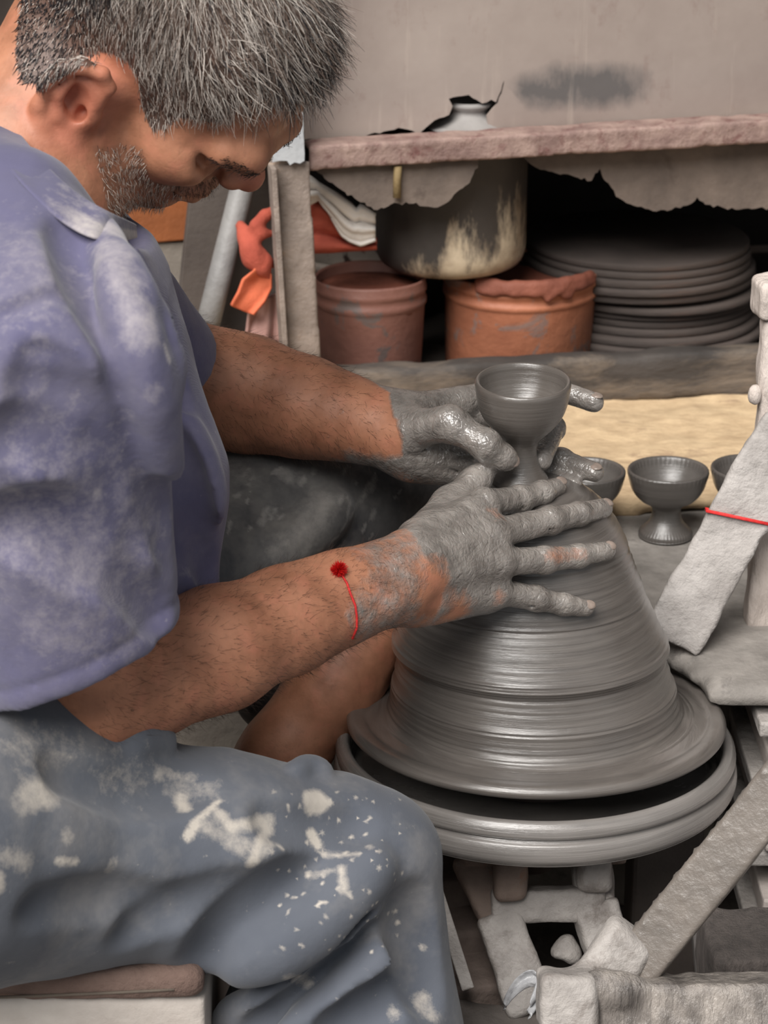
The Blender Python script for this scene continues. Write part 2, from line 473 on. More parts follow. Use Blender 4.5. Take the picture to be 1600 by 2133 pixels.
M['orange_board'] = mottled('orange_board', (122, 68, 34), (150, 86, 44), (88, 50, 32), scale=14, rough=0.7)
M['darkboard'] = mottled('dark_board', (72, 64, 60), (92, 83, 77), (60, 54, 50), scale=10, rough=0.85)
M['red_cloth'] = mottled('red_rag', (150, 66, 50), (184, 88, 68), (124, 52, 42), scale=20, rough=0.9, bump=0.5, bscale=120)
M['orange_cloth'] = mottled('orange_rag', (196, 94, 62), (216, 116, 82), scale=20, rough=0.9, bump=0.4, bscale=120)
M['white_cloth'] = mottled('white_rag', (206, 198, 190), (228, 222, 216), (160, 150, 142), scale=20, rough=0.7, bump=0.3, bscale=120)
M['pink_rag'] = mottled('pink_rag', (150, 112, 104), (176, 140, 132), scale=20, rough=0.9)
M['blockdark'] = mottled('dark_block', (72, 66, 63), (96, 88, 84), (58, 53, 50), scale=40, rough=0.9, bump=1.0, bscale=160, stretch=(3, 3, 1))
M['greysheet'] = mottled('grey_sheet', (84, 80, 78), (112, 107, 104), (60, 57, 55), scale=6, rough=0.6, bump=0.2)
M['slat'] = mottled('slat', (146, 136, 130), (190, 180, 174), (108, 96, 90), scale=18, rough=0.7, bump=0.5, stretch=(0.5, 1, 2))
M['brick'] = mottled('dirty_brick', (92, 80, 74), (122, 108, 100), (70, 62, 58), scale=22, rough=0.85, bump=0.9, bscale=60)
M['plastic'] = mottled('crumpled_plastic', (120, 120, 122), (170, 170, 172), (70, 70, 72), scale=30, rough=0.25, bump=0.4)
M['red_thread'] = mottled('red_thread', (186, 30, 32), (212, 48, 44), scale=300, rough=0.7)
M['bat'] = mottled('bat_clay', (56, 49, 46), (80, 70, 65), (92, 68, 58), scale=12, rough=0.85, bump=0.5, bscale=80, stretch=(0.6, 0.6, 5), t3=(0.58, 0.72))
M['cushion'] = mottled('dusty_cushion', (100, 80, 72), (132, 110, 100), (160, 144, 136), scale=16, rough=0.95, bump=0.9, bscale=120, t3=(0.6, 0.74))
M['stool'] = mottled('pale_stool', (176, 166, 158), (204, 196, 188), (172, 116, 92), scale=12, rough=0.8, bump=0.4, t3=(0.62, 0.70), s3=8)
M['zip'] = mottled('zip_tape', (88, 78, 70), (116, 104, 92), rough=0.8)
M['straps'] = mottled('yellow_strap', (112, 94, 62), (136, 116, 80), rough=0.8)

def sheet_metal():
    t = NT('painted_sheet')
    col = t.ramp(t.noise(5, 6, 0.6), [(0.3, lin((136, 122, 115))), (0.7, lin((160, 147, 139)))])
    rust = t.thr(t.noise(22, 6, 0.75, stretch=(1, 1, 0.6)), 0.56, 0.72); col = t.mix(t.math('MULTIPLY', rust, 0.45), col, lin((112, 84, 78)))
    # a wiped grey-black scuff low on the sheet
    sep = t.n('SeparateXYZ'); t.l(t.tc.outputs['Object'], sep.inputs[0])
    a = t.attr('scuff').outputs['Fac']
    f = t.thr(t.math('MULTIPLY', a, t.math('ADD', t.noise(34, 5, 0.7, stretch=(1, 1, 0.45)), 0.25)), 0.30, 0.62)
    col = t.mix(t.math('MULTIPLY', f, 0.85), col, lin((82, 80, 80)))
    st = t.thr(t.noise(40, 4, 0.6, stretch=(1.4, 1, 0.12)), 0.60, 0.72); col = t.mix(t.math('MULTIPLY', st, 0.35), col, lin((186, 172, 160)))
    return t.out(col, 0.62, t.bump(t.noise(60, 4), 0.15, 0.002))
M['sheet'] = sheet_metal()
def bucket_mat(name, c1, c2, c3, dry):
    t = NT(name)
    col = t.ramp(t.noise(10, 5, 0.6), [(0.3, lin(c1)), (0.7, lin(c2))])
    f = t.thr(t.noise(22, 5, 0.65, dist=0.8), 0.58, 0.63); col = t.mix(f, col, lin(c3))
    g = t.thr(t.noise(18, 4, 0.6, dist=1.2, stretch=(1, 1, 0.8)), 0.70, 0.73); col = t.mix(g, col, lin(dry))
    return t.out(col, 0.6, t.bump(t.noise(50, 5, 0.6), 0.5, 0.003))
M['bucket_brown'] = bucket_mat('brown_slip_bucket', (112, 74, 64), (134, 92, 80), (98, 84, 80), (190, 160, 140))
M['bucket_orange'] = bucket_mat('orange_slip_bucket', (150, 92, 68), (180, 116, 86), (140, 112, 102), (216, 184, 152))
M['slip'] = mottled('red_slip', (104, 56, 42), (134, 78, 60), scale=14, rough=0.75, bump=1.0, bscale=40)
M['tub'] = bucket_mat('stained_tub', (150, 136, 126), (178, 166, 154), (60, 44, 38), (110, 70, 56))
def burnt_pot():
    t = NT('burnt_pot')
    col = t.ramp(t.noise(9, 5, 0.6), [(0.3, lin((40, 36, 34))), (0.7, lin((64, 58, 54)))])
    a = t.attr('worn').outputs['Fac']
    f = t.thr(t.math('ADD', a, t.math('MULTIPLY', t.math('SUBTRACT', t.noise(20, 6, 0.75, stretch=(1, 1, 0.28)), 0.5), 1.9)), 0.42, 0.72)
    col = t.mix(f, col, t.ramp(t.noise(30, 4), [(0.3, lin((122, 104, 86))), (0.7, lin((196, 180, 156)))]))
    return t.out(col, t.math('SUBTRACT', 0.6, t.math('MULTIPLY', f, 0.2)), t.bump(t.noise(60, 4), 0.3, 0.002))
M['burnt'] = burnt_pot()

# ------------------------------------------------------------------ the setting
YAW = math.radians(10)
E1 = np.array((math.cos(YAW), math.sin(YAW), 0)); E2 = np.array((-math.sin(YAW), math.cos(YAW), 0)); EZ = np.array((0, 0, 1.0))
RR = np.array([E1, E2, EZ])
LZ = 0.396                                        # ledge the finished cups stand on
QF = PZ(1200, 850, LZ + 0.012)                    # foot of the black beam's face
def onfront(px, py, back=0.0): return hit(px, py, QF + E2 * back, E2)
def slab(name, m, x0, x1, y0, y1, z0, z1, bev=0.004):
    return obj(name, box(name, ((x0 + x1) / 2, (y0 + y1) / 2, (z0 + z1) / 2), np.eye(3), ((x1 - x0) / 2, (y1 - y0) / 2, (z1 - z0) / 2), bev), M[m], smooth=False)
FZ = 0.07
struct(slab('floor', 'floor', -1.6, 1.6, -1.6, 2.2, FZ - 0.06, FZ))
struct(slab('shade_wall_left', 'wallgrey', -1.7, -1.6, -0.6, 1.72, FZ, 2.1))  # unseen wall, added to block low sky light from the left
struct(slab('shade_wall_right', 'wallgrey', 1.8, 1.9, -0.6, 1.72, FZ, 2.1))  # unseen wall, added to cut sky light from the right
struct(slab('shade_ceiling', 'darkboard', -1.7, 1.9, 0.15, 1.72, 2.1, 2.16))  # unseen roof, added so its edge shades the back shelf from the sun
wb = struct(slab('wall_back', 'wallgrey', -1.6, 1.8, 1.62, 1.72, FZ, 2.1))
# cement ledge with a wing that comes forward on the right
struct(slab('trim_1', 'cement_front', -0.62, 0.196, 0.215, 0.80, FZ, LZ - 0.034))
def ledge_top():
    m = sdf_mesh('trim_2', [sbox((0.16, 0.505, LZ - 0.02), np.eye(3), (0.80, 0.305, 0.02), 0.008),
                            sbox((0.53, 0.2525, LZ - 0.012), np.eye(3), (0.47, 0.2525, 0.012), 0.005, k=0.002), cone((0, 0, LZ - 0.5), (0, 0, LZ + 0.5), 0.138, 0.138, 0.006, 's')], 0.012,
                 disp=lambda p: 0.003 * n3(p, 16, 2), relax=1)
    return struct(obj('trim_2', m, M['cement']))
ledge_top()

# boards stacked under the cement wing
bs = thing('board_stack', 'grey boards stacked edge on under the cement ledge right of the wheel', 'boards', (0.46, 0.16, FZ))
zz = LZ - 0.027
for i in range(11):
    h = 0.0065 + 0.002 * ((i * 7) % 3); dy = 0.012 * ((i * 5) % 4)
    if i: zz -= 0.004
    obj('board', box('board', (0.462 + 0.012 * ((i * 5) % 3), 0.195 + dy * 0.5, zz - h), np.eye(3), (0.28, 0.20, h), 0.002), M['slat' if i % 3 else 'clay_frame'], bs, smooth=False)
    zz -= 2 * h
obj('trestle', box('trestle', (0.55, 0.24, (FZ + zz) / 2), np.eye(3), (0.20, 0.10, (zz - FZ) / 2), 0.004), M['darkboard'], bs, smooth=False)

# raw plank lying behind the cups
c = PZ(1210, 850, LZ); a = PZ(1210, 1086, LZ)
mid = (c + a) / 2; wdt = abs(np.dot(c - a, E2)) / 2
me = sdf_mesh('raw_plank', [sbox(mid + E1 * 0.04 + EZ * 0.008, RR, (0.52, wdt, 0.009), 0.003)], 0.006, disp=lambda p: 0.0022 * n3(p, 90, 1) + 0.002 * n3(p, 22, 3), relax=1)
tag(obj('raw_plank', me, M['raw_plank']), 'wide raw pale tan plank lying flat behind the row of cups', 'plank')

# ------------------------------------------------------------------ low shelf cabinet at the back
BT = onfront(1200, 748)[2]                         # top of the black beam
sh = thing('storage_shelf', 'rusty iron shelf unit with peeling sheet front holding buckets', 'shelf', QF + E2 * 0.1)
def fbox(name, px0, px1, z0, z1, back, depth, m, bev=0.002, parent=None):
    x0 = np.dot(onfront(px0, 700) - QF, E1) if isinstance(px0, (int,)) else px0
    x1 = np.dot(onfront(px1, 700) - QF, E1) if isinstance(px1, (int,)) else px1
    cc = QF + E1 * (x0 + x1) / 2 + E2 * (back + depth / 2); cc[2] = (z0 + z1) / 2
    return obj(name, box(name, cc, RR, ((x1 - x0) / 2, depth / 2, (z1 - z0) / 2), bev), M[m], sh if parent is None else parent, smooth=False)
me = sdf_mesh('front_beam', [sbox(QF + E1 * 0.05 + E2 * 0.016 + EZ * ((BT - QF[2]) / 2 + 0.0), RR, (0.42, 0.016, (BT - QF[2]) / 2), 0.005)], 0.006, disp=lambda p: 0.0022 * n3(p, 45, 2), relax=1)
obj('front_beam', me, M['black_beam'], sh)
DK = BT - 0.045
fbox('deck', -0.36, 0.50, DK - 0.018, DK, 0.034, 0.52, 'deck')
ZB0 = onfront(1100, 340)[2]; ZB1 = onfront(1100, 287)[2]  # iron rail lower and upper edge
p0 = onfront(645, 331); p1 = onfront(1640, 273)
u = unit(p1 - p0); zr = unit(np.cross(E2, u)) * -1
zr = zr if zr[2] > 0 else -zr
hh = (ZB1 - ZB0) / 2 * 0.93
RB = np.array([u, E2, zr])
L = np.linalg.norm(p1 - p0) / 2 + 0.03
me = sdf_mesh('shelf_rail', [sbox((p0 + p1) / 2 + u * 0.03 + E2 * 0.003, RB, (L, 0.003, hh), 0.001, k=0.002),
                             sbox((p0 + p1) / 2 + u * 0.03 + E2 * 0.020 + zr * (hh - 0.003), RB, (L, 0.020, 0.003), 0.001, k=0.002)], 0.0028,
              disp=lambda p: 0.0008 * n3(p, 110, 4), relax=1)
obj('shelf_rail', me, M['rust_iron'], sh)
# leg: an angle iron seen on its corner
la, lb = onfront(606, 335), onfront(632, 760)
lu = unit(la - lb); lx = unit(np.cross(E2, lu)); lx = lx if lx[0] > 0 else -lx
RL = np.array([lx, E2, lu]); lh = np.linalg.norm(la - lb) / 2
hw = 34 / 1900
me = sdf_mesh('shelf_leg', [sbox((la + lb) / 2 - E2 * 0.006, RL, (hw, 0.003, lh), 0.001, k=0.001)], 0.0028, disp=lambda p: 0.0008 * n3(p, 110, 3), relax=1)
obj('shelf_leg', me, M['grey_iron'], sh)
obj('leg_flange', box('leg_flange', (la + lb) / 2 - lx * (hw + 0.003) - E2 * 0.012, RL, (0.0028, 0.016, lh), 0.001), M['grey_iron'], sh, smooth=False)
obj('leg_groove', box('leg_groove', (la + lb) / 2 - lx * (hw - 0.001) + E2 * 0.004, RL, (0.004, 0.006, lh), 0.0005), M['iron_dark'], sh, smooth=False)
pl = [onfront(*q, -0.018) for q in ragged([(568, 250), (632, 236), (634, 335), (625, 341), (614, 338), (604, 344), (598, 335), (568, 338), (568, 250)], 14, 2)]
obj('corner_plate', sheet_poly('corner_plate', pl[:-1], E2, 0.004), M['bare_metal'], sh, smooth=False)
# upper post behind the corner plate goes on up
ua = onfront(600, 345); ub = onfront(585, -420)
uu = unit(ub - ua); ux = unit(np.cross(E2, uu)); ux = ux if ux[0] > 0 else -ux
obj('upper_leg', box('upper_leg', (ua + ub) / 2 + E2 * 0.004, np.array([ux, E2, uu]), (0.016, 0.012, np.linalg.norm(ub - ua) / 2), 0.001), M['grey_iron'], sh, smooth=False)

# peeling painted sheet above the rail, torn open at its foot
rs = random.Random(4)
foot = ragged([(636, 292), (700, 289), (752, 285), (800, 274), (830, 266), (858, 272), (872, 279), (886, 266), (905, 250), (935, 238), (942, 220), (934, 205), (952, 200), (975, 196), (992, 207), (1003, 214), (1022, 206), (1032, 212), (1042, 188), (1049, 166), (1046, 184), (1036, 214), (1024, 226), (1013, 240), (1016, 262), (1023, 276)], 9, 2.2, rs)
foot += ragged([(1023, 277), (1180, 270), (1330, 260), (1480, 250), (1720, 233)], 22, 3, rs)
top = [(1720, -620), (1300, -600), (900, -600), (636, -580)]
pts = [onfront(x, y, 0.045) for x, y in foot + top]
me = sheet_poly('sheet_panel', pts, E2, 0.003)
bm = bmesh.new(); bm.from_mesh(me)
for _ in range(5):
    es = [e for e in bm.edges if e.calc_length() > 0.035]
    if not es: break
    bmesh.ops.subdivide_edges(bm, edges=es, cuts=1); bmesh.ops.triangulate(bm, faces=[f for f in bm.faces if len(f.verts) > 3])
bm.to_mesh(me); bm.free()
V = verts_of(me)
buck = 0.004 * np.sin(9 * (V @ E1)) * np.sin(5 * V[:, 2] + 1); V2 = V + E2 * buck[:, None]
me.vertices.foreach_set('co', V2.astype(np.float32).ravel())
sc0 = onfront(1215, 180, 0.045); q = V - sc0
set_attr(me, 'scuff', np.exp(-((q @ E1) / 0.085) ** 4 - (q[:, 2] / 0.028) ** 2))
obj('sheet_panel', me, M['sheet'], sh, smooth=False)
# ragged lower sheets hanging behind the rail
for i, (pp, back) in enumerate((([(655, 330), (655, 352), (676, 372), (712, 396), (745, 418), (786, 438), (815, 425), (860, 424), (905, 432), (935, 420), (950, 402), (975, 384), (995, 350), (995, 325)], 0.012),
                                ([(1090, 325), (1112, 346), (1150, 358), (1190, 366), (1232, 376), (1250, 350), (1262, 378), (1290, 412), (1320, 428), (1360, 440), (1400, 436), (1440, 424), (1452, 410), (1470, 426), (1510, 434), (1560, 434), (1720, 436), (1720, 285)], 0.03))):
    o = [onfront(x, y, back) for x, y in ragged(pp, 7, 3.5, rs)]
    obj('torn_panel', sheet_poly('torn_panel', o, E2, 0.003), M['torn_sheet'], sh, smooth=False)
a, b = onfront(829, 345, 0.006), onfront(827, 412, 0.006)
obj('strap', tube('strap', [a, (a + b) / 2 + E2 * 0.002, b], 0.0042, 8), M['straps'], sh)
# shelf board, sides and back close the cabinet
zs = ZB1 - 0.003
fbox('shelf_board', -0.35, 0.55, zs - 0.014, zs - 0.002, 0.075, 0.47, 'dark')
fbox('shade_lid', -0.35, 0.55, ZB1 + 0.54, ZB1 + 0.56, 0.05, 0.48, 'dark')  # unseen lid, added to keep daylight out of the shelf
fbox('cabinet_back', -0.28, 0.55, BT - 0.03, ZB1 + 0.55, 0.53, 0.012, 'dark')
fbox('cabinet_side', 0.50, 0.515, BT, ZB1 + 0.55, 0.055, 0.47, 'dark')

# grey pot behind the torn sheet
def at_axis(px, py, back, ref_px): return onfront(px, py, back)
def vessel(name, rows, cx, back, seg=72, **kw):
    """rows: (half width in pixels, level in pixels) on an axis standing a real distance behind the beam's face"""
    prof = []; base = None
    for hwid, y in rows:
        p = onfront(cx, y, back); d = proj(p)[2]; prof.append((hwid * d / FPX, p[2]))
        base = p
    c0 = onfront(cx, rows[0][1], back)
    return lathe(name, prof, (c0[0], c0[1], 0), seg, **kw), np.array((c0[0], c0[1], prof[0][1]))
zb = ZB1 + 0.0005
rows = [(0, 0), (60, 0), (92, 286), (88, 278), (68, 258), (45, 242), (38, 234), (37, 226), (46, 220), (48, 214), (42, 209), (36, 211), (30, 222), (0, 226)]
p = onfront(978, 286, 0.066); rows2 = []
prof = [(0, zb), (0.046, zb)] + [(hw_ * proj(onfront(978, y, 0.066))[2] / FPX, onfront(978, y, 0.066)[2]) for hw_, y in rows[3:]]
prof = [q for q in prof if q[1] >= zb]
tag(obj('clay_pot', lathe('clay_pot', prof, (p[0], p[1], 0), 64), M['pot_grey']), 'small grey clay pot neck seen through the hole torn in the sheet', 'pot')

# ------------------------------------------------------------------ buckets and what stands with them
def bucket(name, cx, rim_y, hwid, back, m, label, slip_drop):
    p = onfront(cx, rim_y, back); d = proj(p)[2]; R = hwid * d / FPX; zt = p[2]; z0 = DK
    t = thing(name, label, 'bucket', (p[0], p[1], z0), 'slip buckets on the low shelf')
    H = zt - z0
    prof = [(0, z0), (R * 0.90, z0), (R * 0.93, z0 + 0.004), (R * 0.965, z0 + H * 0.72), (R * 0.975, z0 + H * 0.74), (R * 1.0, z0 + H * 0.76), (R * 1.0, z0 + H * 0.80),
            (R * 0.975, z0 + H * 0.815), (R * 0.978, z0 + H * 0.865), (R * 1.0, z0 + H * 0.88), (R * 1.0, z0 + H * 0.915), (R * 0.985, z0 + H * 0.93), (R * 0.99, zt - 0.003), (R * 0.975, zt), (R * 0.945, zt - 0.003), (R * 0.93, z0 + H * 0.5), (0, z0 + H * 0.5)]
    obj('pail', lathe('pail', prof, (p[0], p[1], 0), 80, wob=lambda a, z: 0.0012 * math.sin(3 * a + 40 * z)), M[m], t)
    zl = zt - slip_drop
    obj('slip', lathe('slip', [(0, zl + 0.002), (R * 0.5, zl + 0.004), (R * 0.80, zl), (R * 0.938, zl + 0.002), (R * 0.938, zl - 0.02), (0, zl - 0.02)], (p[0], p[1], 0), 64, wob=lambda a, z: 0.001 * math.sin(7 * a)), M['slip'], t)
    return t, p, R
b1, pb1, R1 = bucket('slip_bucket', 770, 572, 117, 0.108, 'bucket_brown', 'brown slip-coated bucket beside the iron shelf leg', 0.014)
b2, pb2, R2 = bucket('slip_bucket', 1083, 556, 163, 0.137, 'bucket_orange', 'wider orange-brown slip-crusted bucket beneath the burnt pot, beside the stacked discs', 0.016)
# dried clay crust hanging over the wide bucket's rim
cr = []
for i in range(22):
    a = math.radians(-124 + i * 4.6); v_ = 0.5 + 0.5 * math.sin(i * 2.3 + 1.1 * math.sin(i * 0.7)); q = pb2 + np.array((math.cos(a) * R2 * 0.98, math.sin(a) * R2 * 0.98, 0.0005 + 0.002 * v_))
    cr.append(cone(q, q + np.array((math.cos(a) * 0.003, math.sin(a) * 0.003, -0.004 - 0.012 * v_ * (0.4 + 0.6 * (9 < i < 17)))), 0.0055, 0.0040, 0.007))
obj('crust', sdf_mesh('crust', cr, 0.0022, disp=lambda p: 0.0012 * n3(p, 160, 1)), M['slip'], b2)
# burnt pot resting across both rims
bp = onfront(938, 530, 0.128); d = proj(bp)[2]; Rp = 157 * d / FPX
zrim = max(pb1[2], pb2[2]) + 0.001
ztop = onfront(938, 350, 0.128)[2]
ztop = zs - 0.018
prof = smooth_prof([(0, zrim + 0.002), (Rp * 0.62, zrim), (Rp * 0.88, zrim + 0.005), (Rp * 0.985, zrim + 0.018), (Rp, zrim + 0.035)], 4) + [(Rp, ztop - 0.004), (Rp * 1.03, ztop), (Rp * 0.97, ztop), (Rp * 0.96, zrim + 0.02), (0, zrim + 0.012)]
me = lathe('burnt_pot', prof, (bp[0], bp[1], 0), 96); V = verts_of(me)
ang = np.arctan2(V[:, 1] - bp[1], V[:, 0] - bp[0])
set_attr(me, 'worn', np.clip(1.0 - (V[:, 2] - zrim) / 0.075, 0, 1) * np.clip(np.cos(ang + 1.2) + 0.1, 0.4, 1))
tag(obj('burnt_pot', me, M['burnt'], loc=(bp[0], bp[1], zrim)), 'big soot-black metal pot with pale scuffs resting across two buckets', 'pot')
# stained tub behind the brown bucket
p = onfront(735, 522, 0.31); d = proj(p)[2]; R = 0.066; zt = p[2]; z0 = DK
me = lathe('stained_tub', [(0, z0), (R * 0.9, z0), (R, zt - 0.012), (R * 1.05, zt - 0.01), (R * 1.05, zt), (R * 0.98, zt), (R * 0.85, z0 + 0.02), (0, z0 + 0.02)], (p[0], p[1], 0), 64)
tag(obj('stained_tub', me, M['tub']), 'pale stained tub with dark drips behind the brown bucket', 'tub')
# stacked round bats
BATG = 'round bats stacked under the shelf'
pc = onfront(1345, 640, 0.20)
zt = onfront(1345, 510, 0.20)[2]; zmid = onfront(1345, 577, 0.20)[2]
Rb = 235 * proj(pc)[2] / FPX
nb = 0; z = DK; k = 0
rb_ = random.Random(5)
levels = []
while z < zt + 0.004:
    h = 0.0078 + 0.0016 * rb_.random(); levels.append((z, h)); z += h + 0.0003
    if abs(z - zmid) < 0.0045: z += 0.005
for i, (z, h) in enumerate(levels):
    upper = z > zmid - 0.006
    r = Rb * (0.97 + 0.03 * math.sin(i * 0.9) + (0.03 if upper else 0)) + rb_.uniform(-0.002, 0.002)
    ox = (-0.012 if upper else 0.004) + rb_.uniform(-0.003, 0.003)
    me = lathe('pottery_bat', [(0, z), (r - 0.0018, z), (r, z + 0.0016), (r, z + h - 0.0016), (r - 0.0018, z + h), (0, z + h)], (pc[0] + ox, pc[1] + rb_.uniform(-0.004, 0.004), 0), 96)
    o = obj('pottery_bat', me, M['bat'])
    num = ('', 'second', 'third', 'fourth', 'fifth', 'sixth', 'seventh', 'eighth', 'ninth', 'tenth', 'eleventh', 'twelfth', 'thirteenth', 'fourteenth', 'fifteenth', 'sixteenth')
    n_ = len(levels)
    lab = 'topmost round grey bat of the stack under the shelf' if i == n_ - 1 else 'lowest round grey bat of the stack, lying on the shelf deck' if i == 0 else \
        'round grey bat ' + num[i] + ' from the bottom of the stack under the shelf' if i < n_ / 2 else 'round grey bat ' + num[n_ - 1 - i] + ' from the top of the stack under the shelf'
    tag(o, lab, 'bat', BATG)

# ------------------------------------------------------------------ rags, pipe and boards at the left of the shelf
def cloth(name, rowsL, rowsR, back, mat, label, folds=4, amp=0.006, n=26, m_=22, cat='rag', seed=0):
    """a hanging cloth between two edge lines, creased along its length"""
    def along(pts, t):
        L = [0]
        for a, b in zip(pts, pts[1:]): L.append(L[-1] + math.hypot(b[0] - a[0], b[1] - a[1]))
        s = t * L[-1]
        for i in range(len(pts) - 1):
            if s <= L[i + 1] + 1e-9:
                f = (s - L[i]) / max(L[i + 1] - L[i], 1e-9); return (pts[i][0] + (pts[i + 1][0] - pts[i][0]) * f, pts[i][1] + (pts[i + 1][1] - pts[i][1]) * f)
        return pts[-1]
    V = []; F = []
    for i in range(n):
        a = along(rowsL, i / (n - 1)); b = along(rowsR, i / (n - 1))
        for j in range(m_):
            s = j / (m_ - 1); x = a[0] + (b[0] - a[0]) * s; y = a[1] + (b[1] - a[1]) * s
            q = amp * (math.sin(folds * 6.28 * s + seed + 1.5 * i / n) + 0.5 * math.sin(folds * 11 * s + 3 * i / n + seed)) + amp * 0.4 * math.sin(9 * i / n + seed)
            V.append(onfront(x, y, back + q))
    for i in range(n - 1):
        for j in range(m_ - 1): F.append((i * m_ + j, i * m_ + j + 1, (i + 1) * m_ + j + 1, (i + 1) * m_ + j))
    me = from_arrays(name, np.array(V), np.array(F)); o = obj(name, me, M[mat])
    md = o.modifiers.new('thickness', 'SOLIDIFY'); md.thickness = 0.003; md.offset = 0
    return tag(o, label, cat)
cloth('white_rag', [(628, 350), (664, 382), (700, 402), (732, 424), (744, 436), (752, 424), (782, 446)], [(628, 436), (664, 416), (690, 455), (712, 492), (730, 504), (752, 512), (782, 500)], 0.055, 'white_cloth', 'white crumpled rag draped behind the shelf leg above the buckets', 2.2, 0.004, seed=1)
cloth('red_rag', [(620, 425), (660, 410), (690, 440), (720, 480), (760, 500), (785, 496)], [(620, 528), (660, 526), (690, 525), (720, 522), (760, 520), (785, 518)], 0.072, 'red_cloth', 'brick red rag hanging beneath the white rag behind the shelf leg', 1.5, 0.005, seed=2)
# loops of red rag left of the leg
tag(obj('knotted_rag', sdf_mesh('knotted_rag',
    chain([onfront(*q, b) for q, b in (((500, 468), .02), ((513, 492), .01), ((522, 515), .0), ((530, 532), .0), ((548, 543), .0), ((568, 548), .02))], [0.0043, 0.0079, 0.0086, 0.0108, 0.0086, 0.0058], 0.008)
    + chain([onfront(*q, b) for q, b in (((522, 500), .01), ((534, 470), .0), ((552, 448), .0), ((575, 440), .01), ((590, 450), .02))], [0.0058, 0.0065, 0.0058, 0.0058, 0.0043], 0.006)
    + chain([onfront(*q, b) for q, b in (((520, 512), .0), ((545, 488), -.002), ((575, 486), .01))], [0.0043, 0.0058, 0.0043], 0.006)
    + chain([onfront(*q, b) for q, b in (((528, 535), .0), ((545, 560), -.004), ((560, 580), .0))], [0.0079, 0.0072, 0.0043], 0.006),
    0.0026, disp=lambda p: 0.0018 * n3(p, 130, 5)), M['red_cloth']), 'dull red rag knotted in loops left of the shelf leg', 'rag')
cloth('orange_rag', [(541, 548), (525, 565), (505, 582), (496, 608), (481, 636)], [(556, 556), (566, 572), (566, 600), (552, 628), (528, 656)], -0.004, 'orange_cloth', 'bright orange rag hanging below the knotted red rag', 0.8, 0.004, seed=4)
cloth('pink_rag', [(520, 640), (516, 670), (512, 700), (515, 725)], [(575, 610), (580, 660), (582, 700), (590, 730)], 0.015, 'pink_rag', 'faded pinkish rag hanging lowest left of the shelf leg', 1.5, 0.004, seed=5)
# pipe, boards
a, b = onfront(520, 330, 0.06), onfront(462, 560, 0.02)
tag(obj('grey_pipe', tube('grey_pipe', [a + (a - b) * 0.6, a, b, b + (b - a) * 0.55], 0.0125, 20), M['pipe']), 'thin grey pipe slanting beside the red rags', 'pipe')
def plankpx(name, pts, back, thick, m, label, cat='board'):
    o = [onfront(x, y, back) for x, y in pts]
    me = sheet_poly(name, o, E2, thick); ob = obj(name, me, M[m], smooth=False)
    bv = ob.modifiers.new('edge', 'BEVEL'); bv.width = 0.002; bv.segments = 2; bv.limit_method = 'ANGLE'
    return tag(ob, label, cat)
plankpx('leaning_board', [(408, 300), (500, 300), (470, 560), (430, 760), (330, 800), (372, 640)], 0.085, 0.02, 'darkboard', 'dark grey board leaning behind the man, left of the pipe')
plankpx('dark_panel', [(500, 240), (575, 240), (610, 780), (440, 780), (470, 600)], 0.14, 0.015, 'darkboard', 'black-grey board standing behind the red rags')
plankpx('orange_board', [(230, 330), (406, 330), (402, 500), (330, 506), (230, 506)], 0.125, 0.02, 'orange_board', 'orange-brown board behind the man, under his chin')
plankpx('pale_board', [(230, 509), (404, 503), (396, 560), (350, 800), (230, 800)], 0.13, 0.02, 'cement_front', 'pale dusty board below the orange-brown board')
plankpx('back_board', [(150, 150), (560, 150), (560, 330), (150, 330)], 0.20, 0.02, 'wallgrey', 'brown-grey board behind the man at head height')

# ------------------------------------------------------------------ potter's wheel
def zy(y): return PY(1113, y, 0)[2]
def prof_px(rows): return [(hw_ * proj((0, 0, zy(y)))[2] / FPX, zy(y)) for hw_, y in rows]
wheel = thing('potters_wheel', "potter's wheel with a ribbed spinning flywheel under the clay mound", 'wheel', (0, 0, zy(1612)))
XA = Vector((1, 0, 0))
def tilted(prof, deg, piv): return prof, deg, piv
def wlathe(name, rows, deg, piv_y, seg=128, shift=None):
    zp = zy(piv_y); pr = [(r, z - zp) for r, z in prof_px(rows)]
    return lathe(name, pr, (0, 0, zp), seg, tilt=(XA, math.radians(deg)), shift=shift)
fly = smooth_prof([(0, 1606), (300, 1606), (372, 1600), (380, 1572), (385, 1545), (391, 1533), (399, 1531), (408, 1535), (414, 1545), (415, 1556), (409, 1562), (405, 1565), (409, 1569), (415, 1574), (418, 1590), (416, 1602), (408, 1611), (396, 1615), (300, 1618), (0, 1618)], 4)
obj('flywheel', wlathe('flywheel', fly, -1.5, 1575), M['wheel'], wheel)
hub = smooth_prof([(0, 1500), (60, 1502), (72, 1530), (90, 1552), (128, 1562), (134, 1585), (150, 1605), (0, 1607)], 4)
obj('hub', wlathe('hub', hub, -1.5, 1575), M['hub'], wheel)
plate = smooth_prof([(0, 1478), (290, 1478), (330, 1480), (352, 1484), (364, 1482), (380, 1482), (390, 1487), (394, 1494), (391, 1502), (378, 1508), (340, 1510), (200, 1512), (0, 1512)], 4)
obj('wheel_head', wlathe('wheel_head', plate, -3.5, 1495), M['clay_turn'], wheel)
obj('shaft', wlathe('shaft', [(0, 1610), (44, 1610), (44, 1800), (0, 1800)], 0, 1600, 32), M['hub'], wheel)
